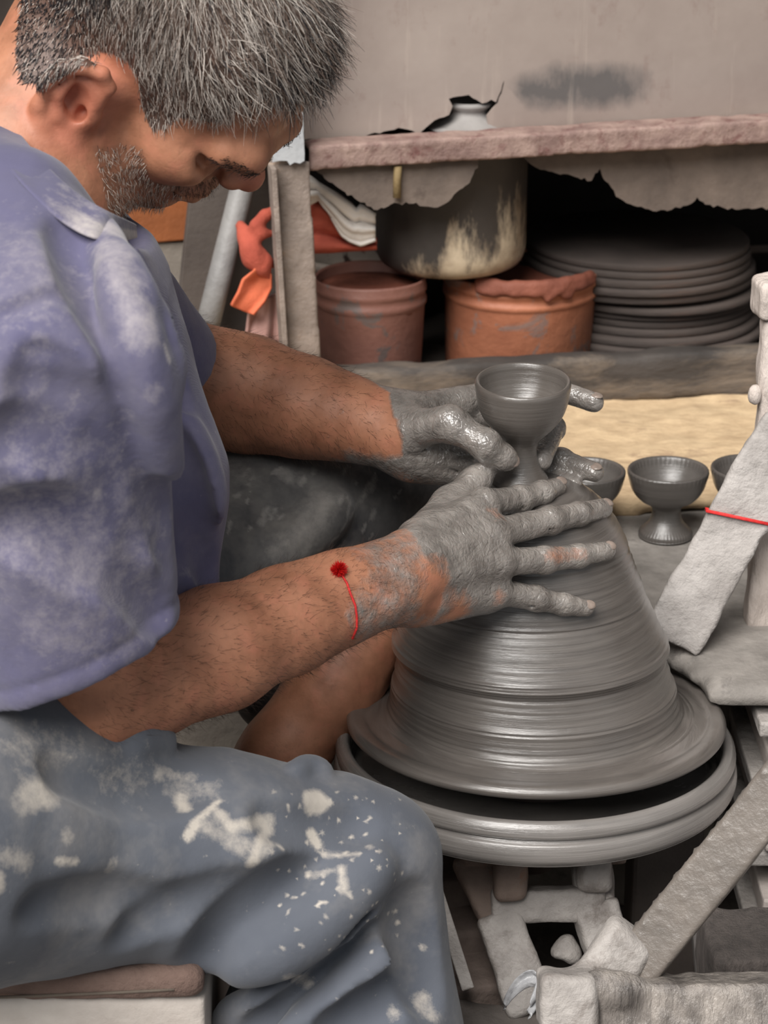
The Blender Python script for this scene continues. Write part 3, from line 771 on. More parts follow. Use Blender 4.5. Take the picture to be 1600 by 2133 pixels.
mound_rows = [(0, 1004), (55, 1004), (105, 1012), (148, 1032), (182, 1062), (206, 1098), (219, 1130), (220, 1143), (226, 1160), (231, 1180), (240, 1205), (247, 1232), (249, 1243), (258, 1262), (272, 1300), (281, 1322),
              (287, 1332), (289, 1341), (286, 1350), (279, 1357), (279, 1368), (284, 1388), (291, 1412), (296, 1422), (297, 1432), (301, 1452), (306, 1466), (316, 1476), (330, 1482), (346, 1485)]
mrow = smooth_prof(mound_rows, 5) + [(346, 1489), (0, 1489)]
mrow = [(r + (0.9 * math.sin(y * 0.52) + 0.7 * math.sin(y * 0.93 + 1) if 40 < r < 330 else 0), y) for r, y in mrow]
def mshift(z): return -0.0155 * max(0.0, z - 0.0) / 0.17
MP = prof_px(mrow)
zp_ = zy(1489)
me = wlathe('clay_mound', mrow, -3.5, 1489, 160, shift=mshift)
mound = tag(obj('clay_mound', me, M['clay_turn'], loc=(0, 0, zp_)), 'large wet grey clay mound turning on the wheel under the hands', 'clay')
_th = math.radians(-3.5)
def mound_r(z): return np.interp(z, [q[1] - zp_ for q in MP[::-1]], [q[0] for q in MP[::-1]])
def mound_depth(px, py):
    """depth at which the sight line meets the front of the mound (None when it misses)"""
    for d in np.arange(1.55, 2.05, 0.002):
        q = P(px, py, d) - np.array((0, 0, zp_)); y = q[1] * math.cos(-_th) - q[2] * math.sin(-_th); z = q[1] * math.sin(-_th) + q[2] * math.cos(-_th)
        if z > zy(1004) - zp_ or z < 0: continue
        if math.hypot(q[0] - mshift(z), y) < mound_r(z): return d
    return None

# the cup just thrown, still between the hands
def cup_rows(rows, cx, plane_y, n=5):
    p0 = PY(cx, rows[0][1], plane_y); out = []
    for hw_, y in rows:
        p = PY(cx, y, plane_y); out.append((hw_ * proj(p)[2] / FPX, p[2]))
    return smooth_prof(out, n), p0
held = [(0, 1003), (54, 1003), (58, 996), (50, 984), (40, 966), (34, 948), (33, 930), (37, 914), (48, 900), (66, 882), (84, 858), (93, 836), (98, 812), (100, 795), (99.5, 789), (97, 785), (93, 785), (89, 790), (85, 806), (77, 828), (60, 852), (34, 866), (0, 871)]
pr, c0 = cup_rows(held, 1084, 0.0)
zc = pr[0][1]; me = lathe('clay_goblet', [(r, z - zc) for r, z in pr], (c0[0], 0.0, zc), 96, tilt=(XA, math.radians(5)))
tag(obj('clay_goblet', me, M['clay_cup']), 'freshly thrown wet grey clay goblet held up between the hands', 'cup')

# finished cups on the ledge
CUPG = 'finished clay goblets on the ledge'
def ledge_cup(cx, by, label, sc_=1.0, rot=0):
    c = PZ(cx, by, LZ + 0.001); d = proj(c)[2]; k = d / FPX * sc_
    prof = [(0, 0), (50, 0), (54, 4), (53, 12), (44, 22), (33, 36), (29, 52), (30, 64), (40, 74), (54, 82), (66, 94), (75, 110), (80, 128), (82.5, 142), (82, 147), (79, 149), (74, 146), (71, 138), (66, 124), (54, 106), (36, 94), (0, 90)]
    pr = smooth_prof([(r * k, z * k) for r, z in prof], 5)
    ph = rot
    def wob(a, z):
        h = z / k; f = math.exp(-((h - 140) / 8) ** 2) + math.exp(-((h - 10) / 9) ** 2)
        return 0.0004 * f * math.sin(46 * a + ph) + 0.0005 * math.sin(2 * a + ph)
    return tag(obj('clay_goblet', lathe('clay_goblet', pr, c, 140, wob=wob), M['clay_dark']), label, 'cup', CUPG)
ledge_cup(1215, 1118, 'drying clay goblet half hidden behind the held fingers and mound', 1.0, 0.4)
ledge_cup(1386, 1116, 'drying dark clay goblet standing free in the middle of the ledge', 1.0, 1.3)
ledge_cup(1558, 1112, 'drying clay goblet partly hidden by the slanting plank with red thread', 1.0, 2.2)

# ------------------------------------------------------------------ posts and planks at the right
def plank_pts(a, b, wdir, wid, thick):
    """oriented box: axis a-b, width direction, half sizes"""
    x = unit(b - a); y = unit(wdir - x * np.dot(wdir, x)); z = np.cross(x, y)
    return (a + b) / 2, np.array([x, y, z]), (np.linalg.norm(b - a) / 2, wid / 2, thick / 2)
post = thing('wooden_post', 'bleached rough wooden post standing on the cement at the right edge', 'post', PZ(1612, 1300, LZ))
pb = PZ(1612, 1290, LZ); pt = hit(1612, 600, pb, (0, 1, 0))
me = sdf_mesh('upright', [sbox((pb + hit(1606, 668, pb, (0, 1, 0))) / 2, np.eye(3), (0.0165, 0.014, (pt[2] - pb[2]) / 2 - 0.008), 0.005)], 0.0028, disp=lambda p: 0.0028 * n3(p, 55, 1) + 0.001 * n3(p, 190, 2), relax=1)
obj('upright', me, M['post_wood'], post)
a = hit(1568, 622, pb, (0, 1, 0)); b = a + np.array((0.16, 0.02, 0.004))
me = sdf_mesh('top_rail', [sbox((a + b) / 2, frame_from(b - a), (0.08, 0.02, 0.0175), 0.006)], 0.0028, disp=lambda p: 0.0032 * n3(p, 60, 3) + 0.001 * n3(p, 190, 2), relax=1)
obj('top_rail', me, M['post_wood'], post)
me = sdf_mesh('knot', [ell(hit(1568, 812, pb, (0, 1, 0)) - np.array((0, 0.012, 0)), (0.006, 0.006, 0.009))], 0.002, disp=lambda p: 0.001 * n3(p, 200, 3))
obj('knot', me, M['post_wood'], post)
# plank leaning to the post, red thread round it
pa = PZ(1392, 1350, LZ) + np.array((0, -0.005, 0.008)); pbp = pb + np.array((0.012, -0.024, 0)); pb2_ = hit(1655, 880, pbp, (0, 1, 0))
cc, R, hs = plank_pts(pa, pb2_, np.array((1, 0.1, 0.6)), 0.052, 0.011)
me = sdf_mesh('leaning_plank', [sbox(cc, R, hs, 0.0025)], 0.0028, disp=lambda p: 0.0022 * n3(p, 70, 2) + 0.0012 * n3(p, 200, 4), relax=1)
lp = tag(obj('leaning_plank', me, M['grey_plank']), 'pale clay-caked plank leaning on the post with a red thread round it', 'plank')
q = hit(1540, 1076, cc - R[2] * 0 , R[2]); t_ = np.dot(q - cc, R[0]); th = []
for s_, z_ in ((-1, -1), (-1, 1), (1, 1), (1, -1)):
    th.append(cc + R[0] * (t_ + 0.0085 * s_) + R[1] * (hs[1] + 0.0022) * s_ + R[2] * (hs[2] + 0.0022) * z_)
tag(obj('red_thread', tube('red_thread', th, 0.0014, 8, close=True), M['red_thread']), 'red thread wound round the leaning plank', 'thread')

# front frame: slanting wet plank, bottom beam
BD = 1.70
fa, fb = P(1262, 2090, BD + 0.02), P(1690, 1560, BD - 0.03)
cc, R, hs = plank_pts(fa, fb, UV, 0.036, 0.016)
drops = []
for i in range(26):
    u_ = rng.uniform(-0.8, 1); v_ = rng.uniform(-0.9, 0.9)
    q = cc + R[0] * u_ * hs[0] + R[1] * v_ * hs[1] + R[2] * hs[2] * (1 if np.dot(R[2], FV) < 0 else -1)
    drops.append(ell(q, (rng.uniform(.0008, .0020), rng.uniform(.0008, .0018), rng.uniform(.0008, .0014)), k=0.0015))
for i in range(26):
    q = cc + R[0] * rng.uniform(-0.9, 1) * hs[0] + R[1] * (hs[1] if np.dot(R[1], UV) > 0 else -hs[1])
    drops.append(ell(q, np.full(3, rng.uniform(.0010, .0020)), k=0.002))
me = sdf_mesh('slanting_plank', [sbox(cc, R, hs, 0.003)] + drops, 0.002, disp=lambda p: 0.0006 * n3(p, 60, 2), relax=1)
fr = thing('wheel_frame', 'wooden wheel stand caked in wet grey clay under the flywheel', 'frame', (0, -0.1, FZ))
obj('slanting_plank', me, M['wet_plank'], fr)
ba, bb = P(1150, 2095, BD), P(1720, 2088, BD)
cc, R, hs = plank_pts(ba, bb, UV, 0.037, 0.05)
lump = [ell(P(1215 + 22 * i, 2058 + 5 * math.sin(i * 2.2), BD - 0.022), (0.014, 0.007, 0.008), k=0.012) for i in range(5)]
me = sdf_mesh('bottom_beam', [sbox(cc + R[2] * 0, R, hs, 0.004)] + lump, 0.0026, disp=lambda p: 0.0014 * n3(p * np.array((2.2, 1, .6)), 90, 2) + 0.0006 * n3(p, 260, 5), relax=1)
obj('bottom_beam', me, M['wet_beam'], fr)
cl = [sbox(P(1262, 2026, BD + 0.011), np.array([unit(fb - fa), np.cross(FV, unit(fb - fa)), FV]), (0.034, 0.0180, 0.012), 0.005), sbox(P(1180, 2085, BD - 0.018), np.array([RV, UV, FV]), (0.020, 0.022, 0.020), 0.006, k=0.02)]
obj('clay_lump', sdf_mesh('clay_lump', cl, 0.0026, disp=lambda p: 0.0025 * n3(p, 70, 2) + 0.001 * n3(p, 200, 1)), M['clay_frame'], fr)
DF = 1.912
def fplank(name, p, q, wpx, thick, m, dd=0.0, d2=None, wd=RV):
    a, b = P(*p, DF + dd), P(*q, DF + (dd if d2 is None else d2))
    c_, R_, h_ = plank_pts(a, b, wd, wpx * DF / FPX, thick)
    return obj(name, sdf_mesh(name, [sbox(c_, R_, h_, 0.004)], 0.0028, disp=lambda p: 0.0018 * n3(p, 75, 3) + 0.0008 * n3(p, 220, 1), relax=1), M[m], fr)
fplank('leg', (985, 1778), (1050, 1930), 92, 0.020, 'rust_frame', 0.02, 0.0)
fplank('leg_foot', (1035, 1900), (1108, 2110), 100, 0.023, 'clay_frame', 0.0, -0.022)
fplank('leg', (1232, 1785), (1240, 1900), 84, 0.020, 'clay_frame', 0.02, 0.0)
fplank('leg_foot', (1236, 1880), (1290, 2040), 100, 0.022, 'clay_frame', 0.0, -0.012)
fplank('crossbar', (1020, 1886), (1262, 1882), 74, 0.026, 'clay_frame', 0.002, wd=UV)
fplank('crossbar', (960, 1784), (1300, 1778), 30, 0.05, 'rust_frame', 0.03, wd=UV)
for (x, y0, y1, m) in ((1062, 1792, 1866, 'rust_frame'), (1238, 1786, 1846, 'clay_frame')):
    a, b = P(x, y0, DF - 0.012), P(x, y1, DF - 0.012)
    obj('bearing_stub', sdf_mesh('bearing_stub', [sbox((a + b) / 2, np.array([RV, unit(a - b), FV]), (0.0135, np.linalg.norm(a - b) / 2 + 0.004, 0.012), 0.007)], 0.0022, disp=lambda p: 0.0015 * n3(p, 110, 3)), M[m], fr)
obj('rear_leg', box('rear_leg', (0.12, 0.08, (FZ + 0.28) / 2), np.eye(3), (0.03, 0.03, (0.28 - FZ) / 2), 0.004), M['darkboard'], fr, smooth=False)
obj('front_leg', box('front_leg', (0.06, -0.262, (FZ + P(1200, 2150, BD)[2]) / 2), np.eye(3), (0.025, 0.02, (P(1200, 2150, BD)[2] - FZ) / 2), 0.004), M['wet_beam'], fr, smooth=False)
obj('front_leg', box('front_leg', (0.17, -0.262, (FZ + P(1200, 2150, BD)[2]) / 2), np.eye(3), (0.025, 0.02, (P(1200, 2150, BD)[2] - FZ) / 2), 0.004), M['wet_beam'], fr, smooth=False)
# thin batten, bricks and mud left of the frame
a, b = P(905, 1840, DF - 0.02), P(975, 2060, DF - 0.03)
c_, R_, h_ = plank_pts(a, b, RV, 0.010, 0.012)
tag(obj('thin_batten', box('thin_batten', c_, R_, h_, 0.001), M['clay_frame'], smooth=False), "thin pale batten beside the man's knee, left of the wheel stand", 'batten')
def mudheap():
    pr = [cone(P(850, 2210, 1.90), P(1150, 2190, 1.90), 0.045, 0.04, 0.03), cone(P(1010, 2080, 1.99), P(1190, 2040, 1.99), 0.035, 0.03, 0.03)]
    me = sdf_mesh('mud_heap', pr, 0.004, disp=lambda p: 0.006 * n3(p, 45, 2) + 0.003 * n3(p, 130, 4), relax=1)
    return stuff(obj('mud_heap', me, M['floor']))
mh = mudheap(); tag(mh, 'dark wet mud heaped under the wheel', 'mud')
tag(obj('clay_clod', sdf_mesh('clay_clod', [ell(P(1182, 1966, 1.93), (0.008, 0.008, 0.009)), ell(P(1168, 1984, 1.925), (0.010, 0.008, 0.007)), ell(P(1196, 1990, 1.925), (0.007, 0.007, 0.007))], 0.0022, disp=lambda p: 0.003 * n3(p, 160, 2)), M['clay_frame']), 'pale clay clod lying in the gap of the wheel stand', 'clay')
for i, (x, y, d) in enumerate(((940, 1842, 2.03), (960, 1950, 2.00), (985, 2060, 1.96))):
    pa_ = P(x, y, d); q = frame_from((1, 0.25, 0), (0, 0, 1))
    lab = ('dirty brick nearest the flywheel in the shade left of the stand', 'dirty brick in the middle left of the stand', 'dirty brick lowest left of the stand')[i]
    tag(obj('brick', sdf_mesh('brick', [sbox(pa_, q, (0.045, 0.035, 0.024), 0.004)], 0.003, disp=lambda p: 0.002 * n3(p, 90, 3), relax=1), M['brick']), lab, 'brick', 'bricks by the wheel stand')
# crumpled plastic strip
pl = [P(1050, 2095, 1.78), P(1062, 2062, 1.775), P(1085, 2040, 1.77), P(1112, 2036, 1.77), P(1128, 2052, 1.765), P(1120, 2080, 1.76), P(1100, 2110, 1.755)]
V = []; F = []
for i, p in enumerate(pl):
    for j in range(7): V.append(p + UV * (j - 3) * 0.0022 * -1 + FV * (0.004 * math.sin(i * 1.9 + j * 1.4)) + RV * 0.003 * math.sin(j * 2 + i))
for i in range(len(pl) - 1):
    for j in range(6): F.append((i * 7 + j, i * 7 + j + 1, i * 7 + j + 8, i * 7 + j + 7))
o = obj('plastic_scrap', from_arrays('plastic_scrap', np.array(V), np.array(F)), M['plastic']); md = o.modifiers.new('t', 'SOLIDIFY'); md.thickness = 0.0012
md = o.modifiers.new('s', 'SUBSURF'); md.levels = md.render_levels = 1
tag(o, 'crumpled grey plastic scrap beside the bottom beam', 'scrap')
# grey sheet and dark block at lower right
a = np.array((0.34, 0.02, 0.0))
tag(obj('grey_sheet', box('grey_sheet', (0.33, -0.11, 0.16), frame_from((1, 0, 0), (0, -0.5, 1)), (0.20, 0.09, 0.006), 0.002), M['greysheet'], smooth=False), 'dark grey sheet lying in the shade right of the wheel', 'sheet')
me = sdf_mesh('rough_block', [sbox(P(1590, 2010, 1.86), frame_from((1, 0.06, 0), (0, 0, 1)), (0.046, 0.04, 0.030), 0.004)], 0.0028, disp=lambda p: 0.0016 * n3(p, 140, 3), relax=1)
tag(obj('rough_block', me, M['blockdark']), 'dark rough block behind the bottom beam at the lower right', 'block')

# stool
st = thing('low_stool', 'low pale stool with a dusty brown cushion under the man', 'stool', (-0.42, -0.30, FZ))
YF = -0.375                                       # front of the stool
sz = hit(300, 2084, (0, YF, 0), (0, 1, 0))[2]
xr = hit(428, 2100, (0, YF, 0), (0, 1, 0))[0]
me = sdf_mesh('seat_box', [sbox((xr - 0.24, YF + 0.155, (FZ + sz) / 2), np.eye(3), (0.24, 0.152, (sz - FZ) / 2), 0.004)], 0.005, disp=lambda p: 0.0012 * n3(p, 50, 3), relax=1)
obj('seat_box', me, M['stool'], st)
me = sdf_mesh('cushion', [sbox((xr - 0.250, YF + 0.155, sz + 0.013), np.eye(3), (0.25, 0.160, 0.0125), 0.010)], 0.0035, disp=lambda p: 0.0020 * n3(p, 60, 1) + 0.001 * n3(p, 180, 4), relax=1)
obj('cushion', me, M['cushion'], st)
zp = [np.array((xr - 0.30 + 0.28 * t, YF - 0.0055, sz + 0.003 + 0.009 * t * t)) for t in np.linspace(0, 1, 14)]
obj('zip', tube('zip', zp, 0.0011, 8), M['zip'], st)

# ------------------------------------------------------------------ the potter
HD = 1.63
HO = P(303, 106, HD)
HR = np.array([[0.7059, 0.3213, 0.6313], [-0.1281, 0.9344, -0.3323], [-0.6966, 0.1537, 0.7008]])   # columns: face, far side, crown
def H(x, y, z): return HO + HR @ np.array((x, y, z))
HRt = HR.T
def hl(v): return (v - HO) @ HR                    # back to head coordinates

def head_prims():
    q = [cone(H(-0.044, 0, 0.0), P(40, 378, 1.625), 0.050, 0.060, 0.015)]
    q += [ell(H(-0.006, 0, 0.052), (0.098, 0.076, 0.080), HRt, 0.02),
         ell(H(0.046, 0, 0.045), (0.054, 0.062, 0.060), HRt, 0.03),
         ell(H(0.048, 0, -0.020), (0.044, 0.052, 0.054), HRt, 0.03)]
    for s in (-1, 1):
        q += chain([H(0.002, 0.060 * s, -0.005), H(0.008, 0.058 * s, -0.044), H(0.038, 0.043 * s, -0.065), H(0.064, 0.010 * s, -0.067)], [0.017, 0.0165, 0.016, 0.015], 0.014)
        q += [ell(H(0.062, 0.046 * s, -0.012), (0.025, 0.018, 0.017), HRt, 0.022)]
        q += [ell(H(0.086, 0.034 * s, 0.002), (0.015, 0.020, 0.010), HRt, 0.012, 's')]
        q += [ell(H(0.0755, 0.033 * s, 0.001), (0.0135, 0.0150, 0.0115), HRt, 0.003)]
        q += chain([H(0.088, 0.047 * s, 0.017), H(0.099, 0.032 * s, 0.019), H(0.102, 0.010 * s, 0.016)], [0.009, 0.0105, 0.0085], 0.014)
    q += [ell(H(0.067, 0, -0.064), (0.016, 0.019, 0.013), HRt, 0.015)]
    q += [cone(H(0.096, 0, 0.013), H(0.107, 0, -0.009), 0.0070, 0.0098, 0.010), ell(H(0.1085, 0, -0.0135), (0.0105, 0.0105, 0.0098), HRt, 0.007)]
    for s in (-1, 1):
        q += [ell(H(0.0990, 0.0120 * s, -0.0170), (0.0105, 0.0070, 0.0080), HRt, 0.005), ell(H(0.103, 0.0062 * s, -0.0240), (0.0045, 0.0033, 0.004), HRt, 0.003, 's')]
    q += chain([H(0.082, -0.024, -0.045), H(0.091, -0.008, -0.041), H(0.091, 0.008, -0.041), H(0.082, 0.024, -0.045)], [0.004, 0.0060, 0.0060, 0.004], 0.006)
    q += chain([H(0.081, -0.020, -0.0520), H(0.0885, 0, -0.0535), H(0.081, 0.020, -0.0520)], [0.004, 0.0065, 0.004], 0.006)
    q += chain([H(0.080, -0.024, -0.0485), H(0.0955, 0, -0.0475), H(0.080, 0.024, -0.0485)], [0.0012] * 3, 0.003, 's')
    q += chain([H(0.091, -0.016, -0.018), H(0.082, -0.027, -0.036), H(0.074, -0.033, -0.050)], [0.0024, 0.0028, 0.002], 0.008, 's')
    q += chain([H(0.080, -0.046, 0.000), H(0.066, -0.058, 0.004)], [0.0012, 0.0010], 0.004, 's') + chain([H(0.079, -0.046, -0.004), H(0.065, -0.057, -0.008)], [0.0012, 0.0010], 0.004, 's')
    q += chain([H(0.092, -0.022, -0.003), H(0.0905, -0.033, -0.0065), H(0.083, -0.045, -0.004)], [0.0011] * 3, 0.003, 's')
    for s in (-1, 1):                                # ears
        e0 = np.array((0.000, 0.078 * s, -0.014))
        def E(u, v, o): return H(e0[0] + u * 0.94 - v * 0.20 - o * 0.2, e0[1] + s * (o + (0.012 - u) * 0.45), e0[2] + v * 0.96 + u * 0.22)
        q += [ell(E(-0.005, 0.003, 0.000), (0.018, 0.010, 0.028), HRt, 0.006)]
        q += [ell(E(-0.003, 0.001, 0.012), (0.0125, 0.010, 0.018), HRt, 0.005, 's')]
        rim = [(0.011, 0.010), (0.013, 0.024), (0.005, 0.032), (-0.008, 0.032), (-0.018, 0.024), (-0.0225, 0.010), (-0.020, -0.006), (-0.013, -0.018), (-0.005, -0.027)]
        q += chain([E(u, v, 0.008) for u, v in rim], [0.0040, 0.0046, 0.0050, 0.0052, 0.0052, 0.0050, 0.0046, 0.0046, 0.0052], 0.003)
        q += chain([E(-0.010, 0.019, 0.0075), E(-0.0125, 0.006, 0.0085), E(-0.008, -0.008, 0.0085), E(0.000, -0.015, 0.007)], [0.003, 0.0038, 0.0040, 0.0034], 0.003)
        q += [ell(E(0.002, -0.026, 0.007), (0.0085, 0.0055, 0.0095), HRt, 0.004)]
        q += [ell(E(0.012, -0.003, 0.006), (0.0050, 0.0045, 0.0075), HRt, 0.004)]
        q += [ell(E(0.004, -0.004, 0.006), (0.0055, 0.009, 0.0075), HRt, 0.003, 's')]
    return q

NB = P(40, 378, 1.625)                              # base of the neck
SR, SL = P(72, 800, 1.430), P(150, 570, 1.785)       # shoulders
ELR, ELL = P(203, 1437, 1.58), P(425, 800, 1.96)    # elbows
PEL = P(-150, 1600, 1.62)
KR, KL = P(775, 1785, 1.68), P(800, 1005, 2.02)     # knees

# right hand, back of it towards the camera, fingers spread down the mound
def on_mound(x, y, r, fb):
    d = mound_depth(x, y)
    return P(x, y, (d - r * 0.96) if d is not None and d < fb + 0.05 else fb)
WR = P(812, 1205, 1.735)
hand_r = []
mc_s = [(858, 1142, 1.750), (850, 1180, 1.738), (850, 1220, 1.740), (862, 1262, 1.752)]
mc_e = [(1006, 1052, 1.806), (1026, 1112, 1.792), (1036, 1170, 1.788), (1030, 1230, 1.796)]
for a, b, r0, r1 in zip(mc_s, mc_e, (0.0155, 0.0150, 0.0145, 0.0135), (0.0122, 0.0124, 0.0118, 0.0112)):
    hand_r += [cone(P(*a), P(*b), r0, r1, 0.016)]
hand_r += [cone(P(880, 1190, 1.762), P(1000, 1150, 1.812), 0.016, 0.013, 0.02), cone(P(880, 1255, 1.762), P(1012, 1248, 1.806), 0.015, 0.011, 0.014)]
hand_r += chain([P(868, 1120, 1.765), P(935, 1052, 1.815), P(988, 1006, 1.838), P(1013, 978, 1.845)], [0.0135, 0.0125, 0.0108, 0.0088], 0.010)
FR = {'index': [(1006, 1050), (1082, 1040), (1130, 1026), (1161, 1014)], 'middle': [(1026, 1112), (1146, 1084), (1206, 1071), (1256, 1059)],
      'ring': [(1036, 1171), (1134, 1166), (1204, 1158), (1262, 1147)], 'little': [(1030, 1231), (1116, 1246), (1174, 1259), (1220, 1266)]}
FRr = {'index': [0.0112, 0.0100, 0.0088, 0.0078], 'middle': [0.0116, 0.0103, 0.0091, 0.0080], 'ring': [0.0112, 0.0100, 0.0088, 0.0078], 'little': [0.0104, 0.0092, 0.0080, 0.0071]}
FRp = {}
fbk = {'index': [1.806, 1.822, 1.835, 1.843], 'middle': [1.792, 1.81, 1.825, 1.84], 'ring': [1.788, 1.80, 1.815, 1.83], 'little': [1.796, 1.80, 1.81, 1.815]}
for nme in FR:
    pts = [P(*FR[nme][0], fbk[nme][0])]
    for i in (1, 2, 3):
        p = on_mound(*FR[nme][i], FRr[nme][i], fbk[nme][i])
        if i == 1: p = p - FV * 0.004
        pts.append(p)
    FRp[nme] = pts
    hand_r += chain(pts, FRr[nme], 0.0035)
    hand_r += [ell(pts[0] - FV * 0.003, (0.0112, 0.0105, 0.009), np.array([RV, UV, FV]), 0.008), ell(pts[1] - FV * 0.0012, (FRr[nme][1] * 1.06,) * 3, k=0.004), ell(pts[2] - FV * 0.0006, (FRr[nme][2] * 1.05,) * 3, k=0.003)]
    # creases over the middle joints
    ax = unit(pts[2] - pts[0]); sd_ = unit(np.cross(ax, FV))
    for o_ in (-0.0042, -0.0014, 0.0014, 0.0042):
        cpt = pts[1] + ax * o_ - FV * (FRr[nme][1] * 1.05)
        hand_r += [cone(cpt - sd_ * 0.006 + FV * 0.003, cpt + sd_ * 0.006 + FV * 0.003, 0.0010, 0.0010, 0.002, 's')]
# tendons on the back of the hand
for a, b in zip(mc_s[1:], mc_e[1:]):
    hand_r += [cone(P(a[0] + 30, a[1] - 6, a[2] - 0.0112), P(b[0] - 25, b[1], b[2] - 0.0105), 0.0035, 0.004, 0.010)]

# left hand closing round the stem from behind
WL = P(800, 893, 1.885)
hand_l = []
lmc = [((838, 862, 1.885), (958, 836, 1.915), .0150, .0120), ((838, 888, 1.888), (952, 868, 1.925), .0150, .0120), ((838, 912, 1.890), (946, 905, 1.930), .0148, .0115), ((840, 935, 1.890), (940, 940, 1.930), .0140, .0110)]
for a, b, r0, r1 in lmc: hand_l += [cone(P(*a), P(*b), r0, r1, 0.016)]
hand_l += [cone(P(842, 925, 1.870), P(955, 958, 1.885), 0.0185, 0.0165, 0.02), cone(P(862, 960, 1.880), P(1005, 985, 1.895), 0.0135, 0.0085, 0.02)]
GX = P(1091, 940, 1.868)                            # middle of the stem
thumb = [P(850, 895, 1.862), P(938, 882, 1.832), P(1012, 926, 1.826), P(1056, 957, 1.838)]
hand_l += chain(thumb, [0.0165, 0.0128, 0.0106, 0.0088], 0.009) + [ell(thumb[2], (0.0113,) * 3, k=0.004), ell(P(1046, 950, 1.833), (0.0103, 0.0098, 0.0090), np.array([RV, UV, FV]), 0.005)]
FLp = {'index': [P(958, 836, 1.915), P(1060, 806, 1.938), P(1160, 812, 1.935), P(1238, 838, 1.920)],
       'middle': [P(952, 868, 1.925), P(1070, 858, 1.940), P(1152, 892, 1.912), P(1127, 958, 1.878)],
       'ring': [P(946, 905, 1.930), P(1060, 930, 1.940), P(1170, 958, 1.915), P(1238, 984, 1.900)],
       'little': [P(940, 940, 1.930), P(1050, 966, 1.932), P(1140, 992, 1.915), P(1196, 1008, 1.902)]}
FLr = {'index': [.0110, .0100, .0090, .0082], 'middle': [.0112, .0100, .0096, .0086], 'ring': [.0108, .0098, .0090, .0080], 'little': [.0100, .0088, .0080, .0070]}
for nme, pts in FLp.items():
    hand_l += chain(pts, FLr[nme], 0.0035)
    hand_l += [ell(pts[1], (FLr[nme][1] * 1.07,) * 3, k=0.004), ell(pts[2], (FLr[nme][2] * 1.05,) * 3, k=0.003)]
# loose wet skin folding at the heel of the hand
for i, (x0, y0, x1, y1) in enumerate(((852, 948, 985, 958), (848, 962, 960, 982), (855, 930, 975, 932))):
    hand_l += chain([P(x0, y0, 1.853), P((x0 + x1) / 2, (y0 + y1) / 2 + 6, 1.858), P(x1, y1, 1.875)], [0.0012, 0.0016, 0.0012], 0.004, 's')

arms = chain([SR, P(140, 1150, 1.510), ELR], [0.044, 0.044, 0.034], 0.02)
arms += chain([ELR, P(300, 1408, 1.61), P(450, 1352, 1.645), P(600, 1290, 1.683), P(715, 1243, 1.71), WR], [0.0335, 0.0375, 0.0385, 0.0335, 0.0285, 0.0255], 0.025)
arms += [ell(P(188, 1490, 1.585), (0.016, 0.016, 0.014), k=0.03), cone(P(790, 1235, 1.722), P(835, 1255, 1.735), 0.017, 0.014, 0.02), ell(P(806, 1248, 1.708), (0.010, 0.010, 0.009), k=0.012)]
arms += [cone(WR, P(870, 1190, 1.748), 0.024, 0.020, 0.02)]
arms += chain([SL, P(290, 715, 1.880), ELL], [0.042, 0.043, 0.040], 0.02)
arms += chain([ELL, P(520, 822, 1.945), P(640, 850, 1.918), P(740, 876, 1.898), WL], [0.0415, 0.0425, 0.0355, 0.0275, 0.0245], 0.025)
arms += [cone(WL, P(850, 898, 1.885), 0.0235, 0.0215, 0.02)]
arms += chain([P(620, 885, 1.895), P(700, 893, 1.880), P(775, 908, 1.866)], [0.0022, 0.0034, 0.0022], 0.008)
core = [cone(NB, P(60, 700, 1.62), 0.055, 0.06, 0.04), cone(P(60, 700, 1.62), PEL, 0.06, 0.08, 0.04), cone(P(60, 760, 1.46), P(110, 640, 1.74), 0.03, 0.03, 0.03)]
HIR, HIL = P(-190, 1760, 1.52), P(-60, 1500, 1.80)
core += chain([HIR, KR, P(712, 2420, 1.73)], [0.045, 0.022, 0.022], 0.02)
core += chain([HIL, KL], [0.045, 0.028], 0.02)
ANL = P(590, 1570, 1.98)
core += [cone(PEL, HIL, 0.08, 0.05, 0.03)]
core += chain([KL, P(752, 1330, 1.990), P(690, 1440, 1.985), ANL, P(400, 1800, 1.98)], [0.028, 0.032, 0.033, 0.030, 0.026], 0.03)
core += chain([P(400, 1800, 1.98), P(470, 1870, 1.95), P(540, 1900, 1.93)], [0.027, 0.024, 0.014], 0.02)
def footz(p): return np.array((p[0], p[1], FZ + 0.03))
fR = footz(P(712, 2420, 1.73)); core += [cone(P(712, 2420, 1.73), fR, 0.032, 0.03, 0.02), cone(fR, fR + np.array((0.13, -0.01, -0.008)), 0.032, 0.02, 0.02)]
BODY = head_prims() + core + arms + hand_r + hand_l
def skin_disp(p): return 0.0003 * n3(p, 260, 3)
person = thing('person', 'grey-haired man in a purple-blue shirt bent over the wheel, seated on the low stool', 'person', (-0.42, -0.28, FZ))
body_me = sdf_mesh('body', BODY, 0.0019, disp=skin_disp, relax=2)
BV = verts_of(body_me)
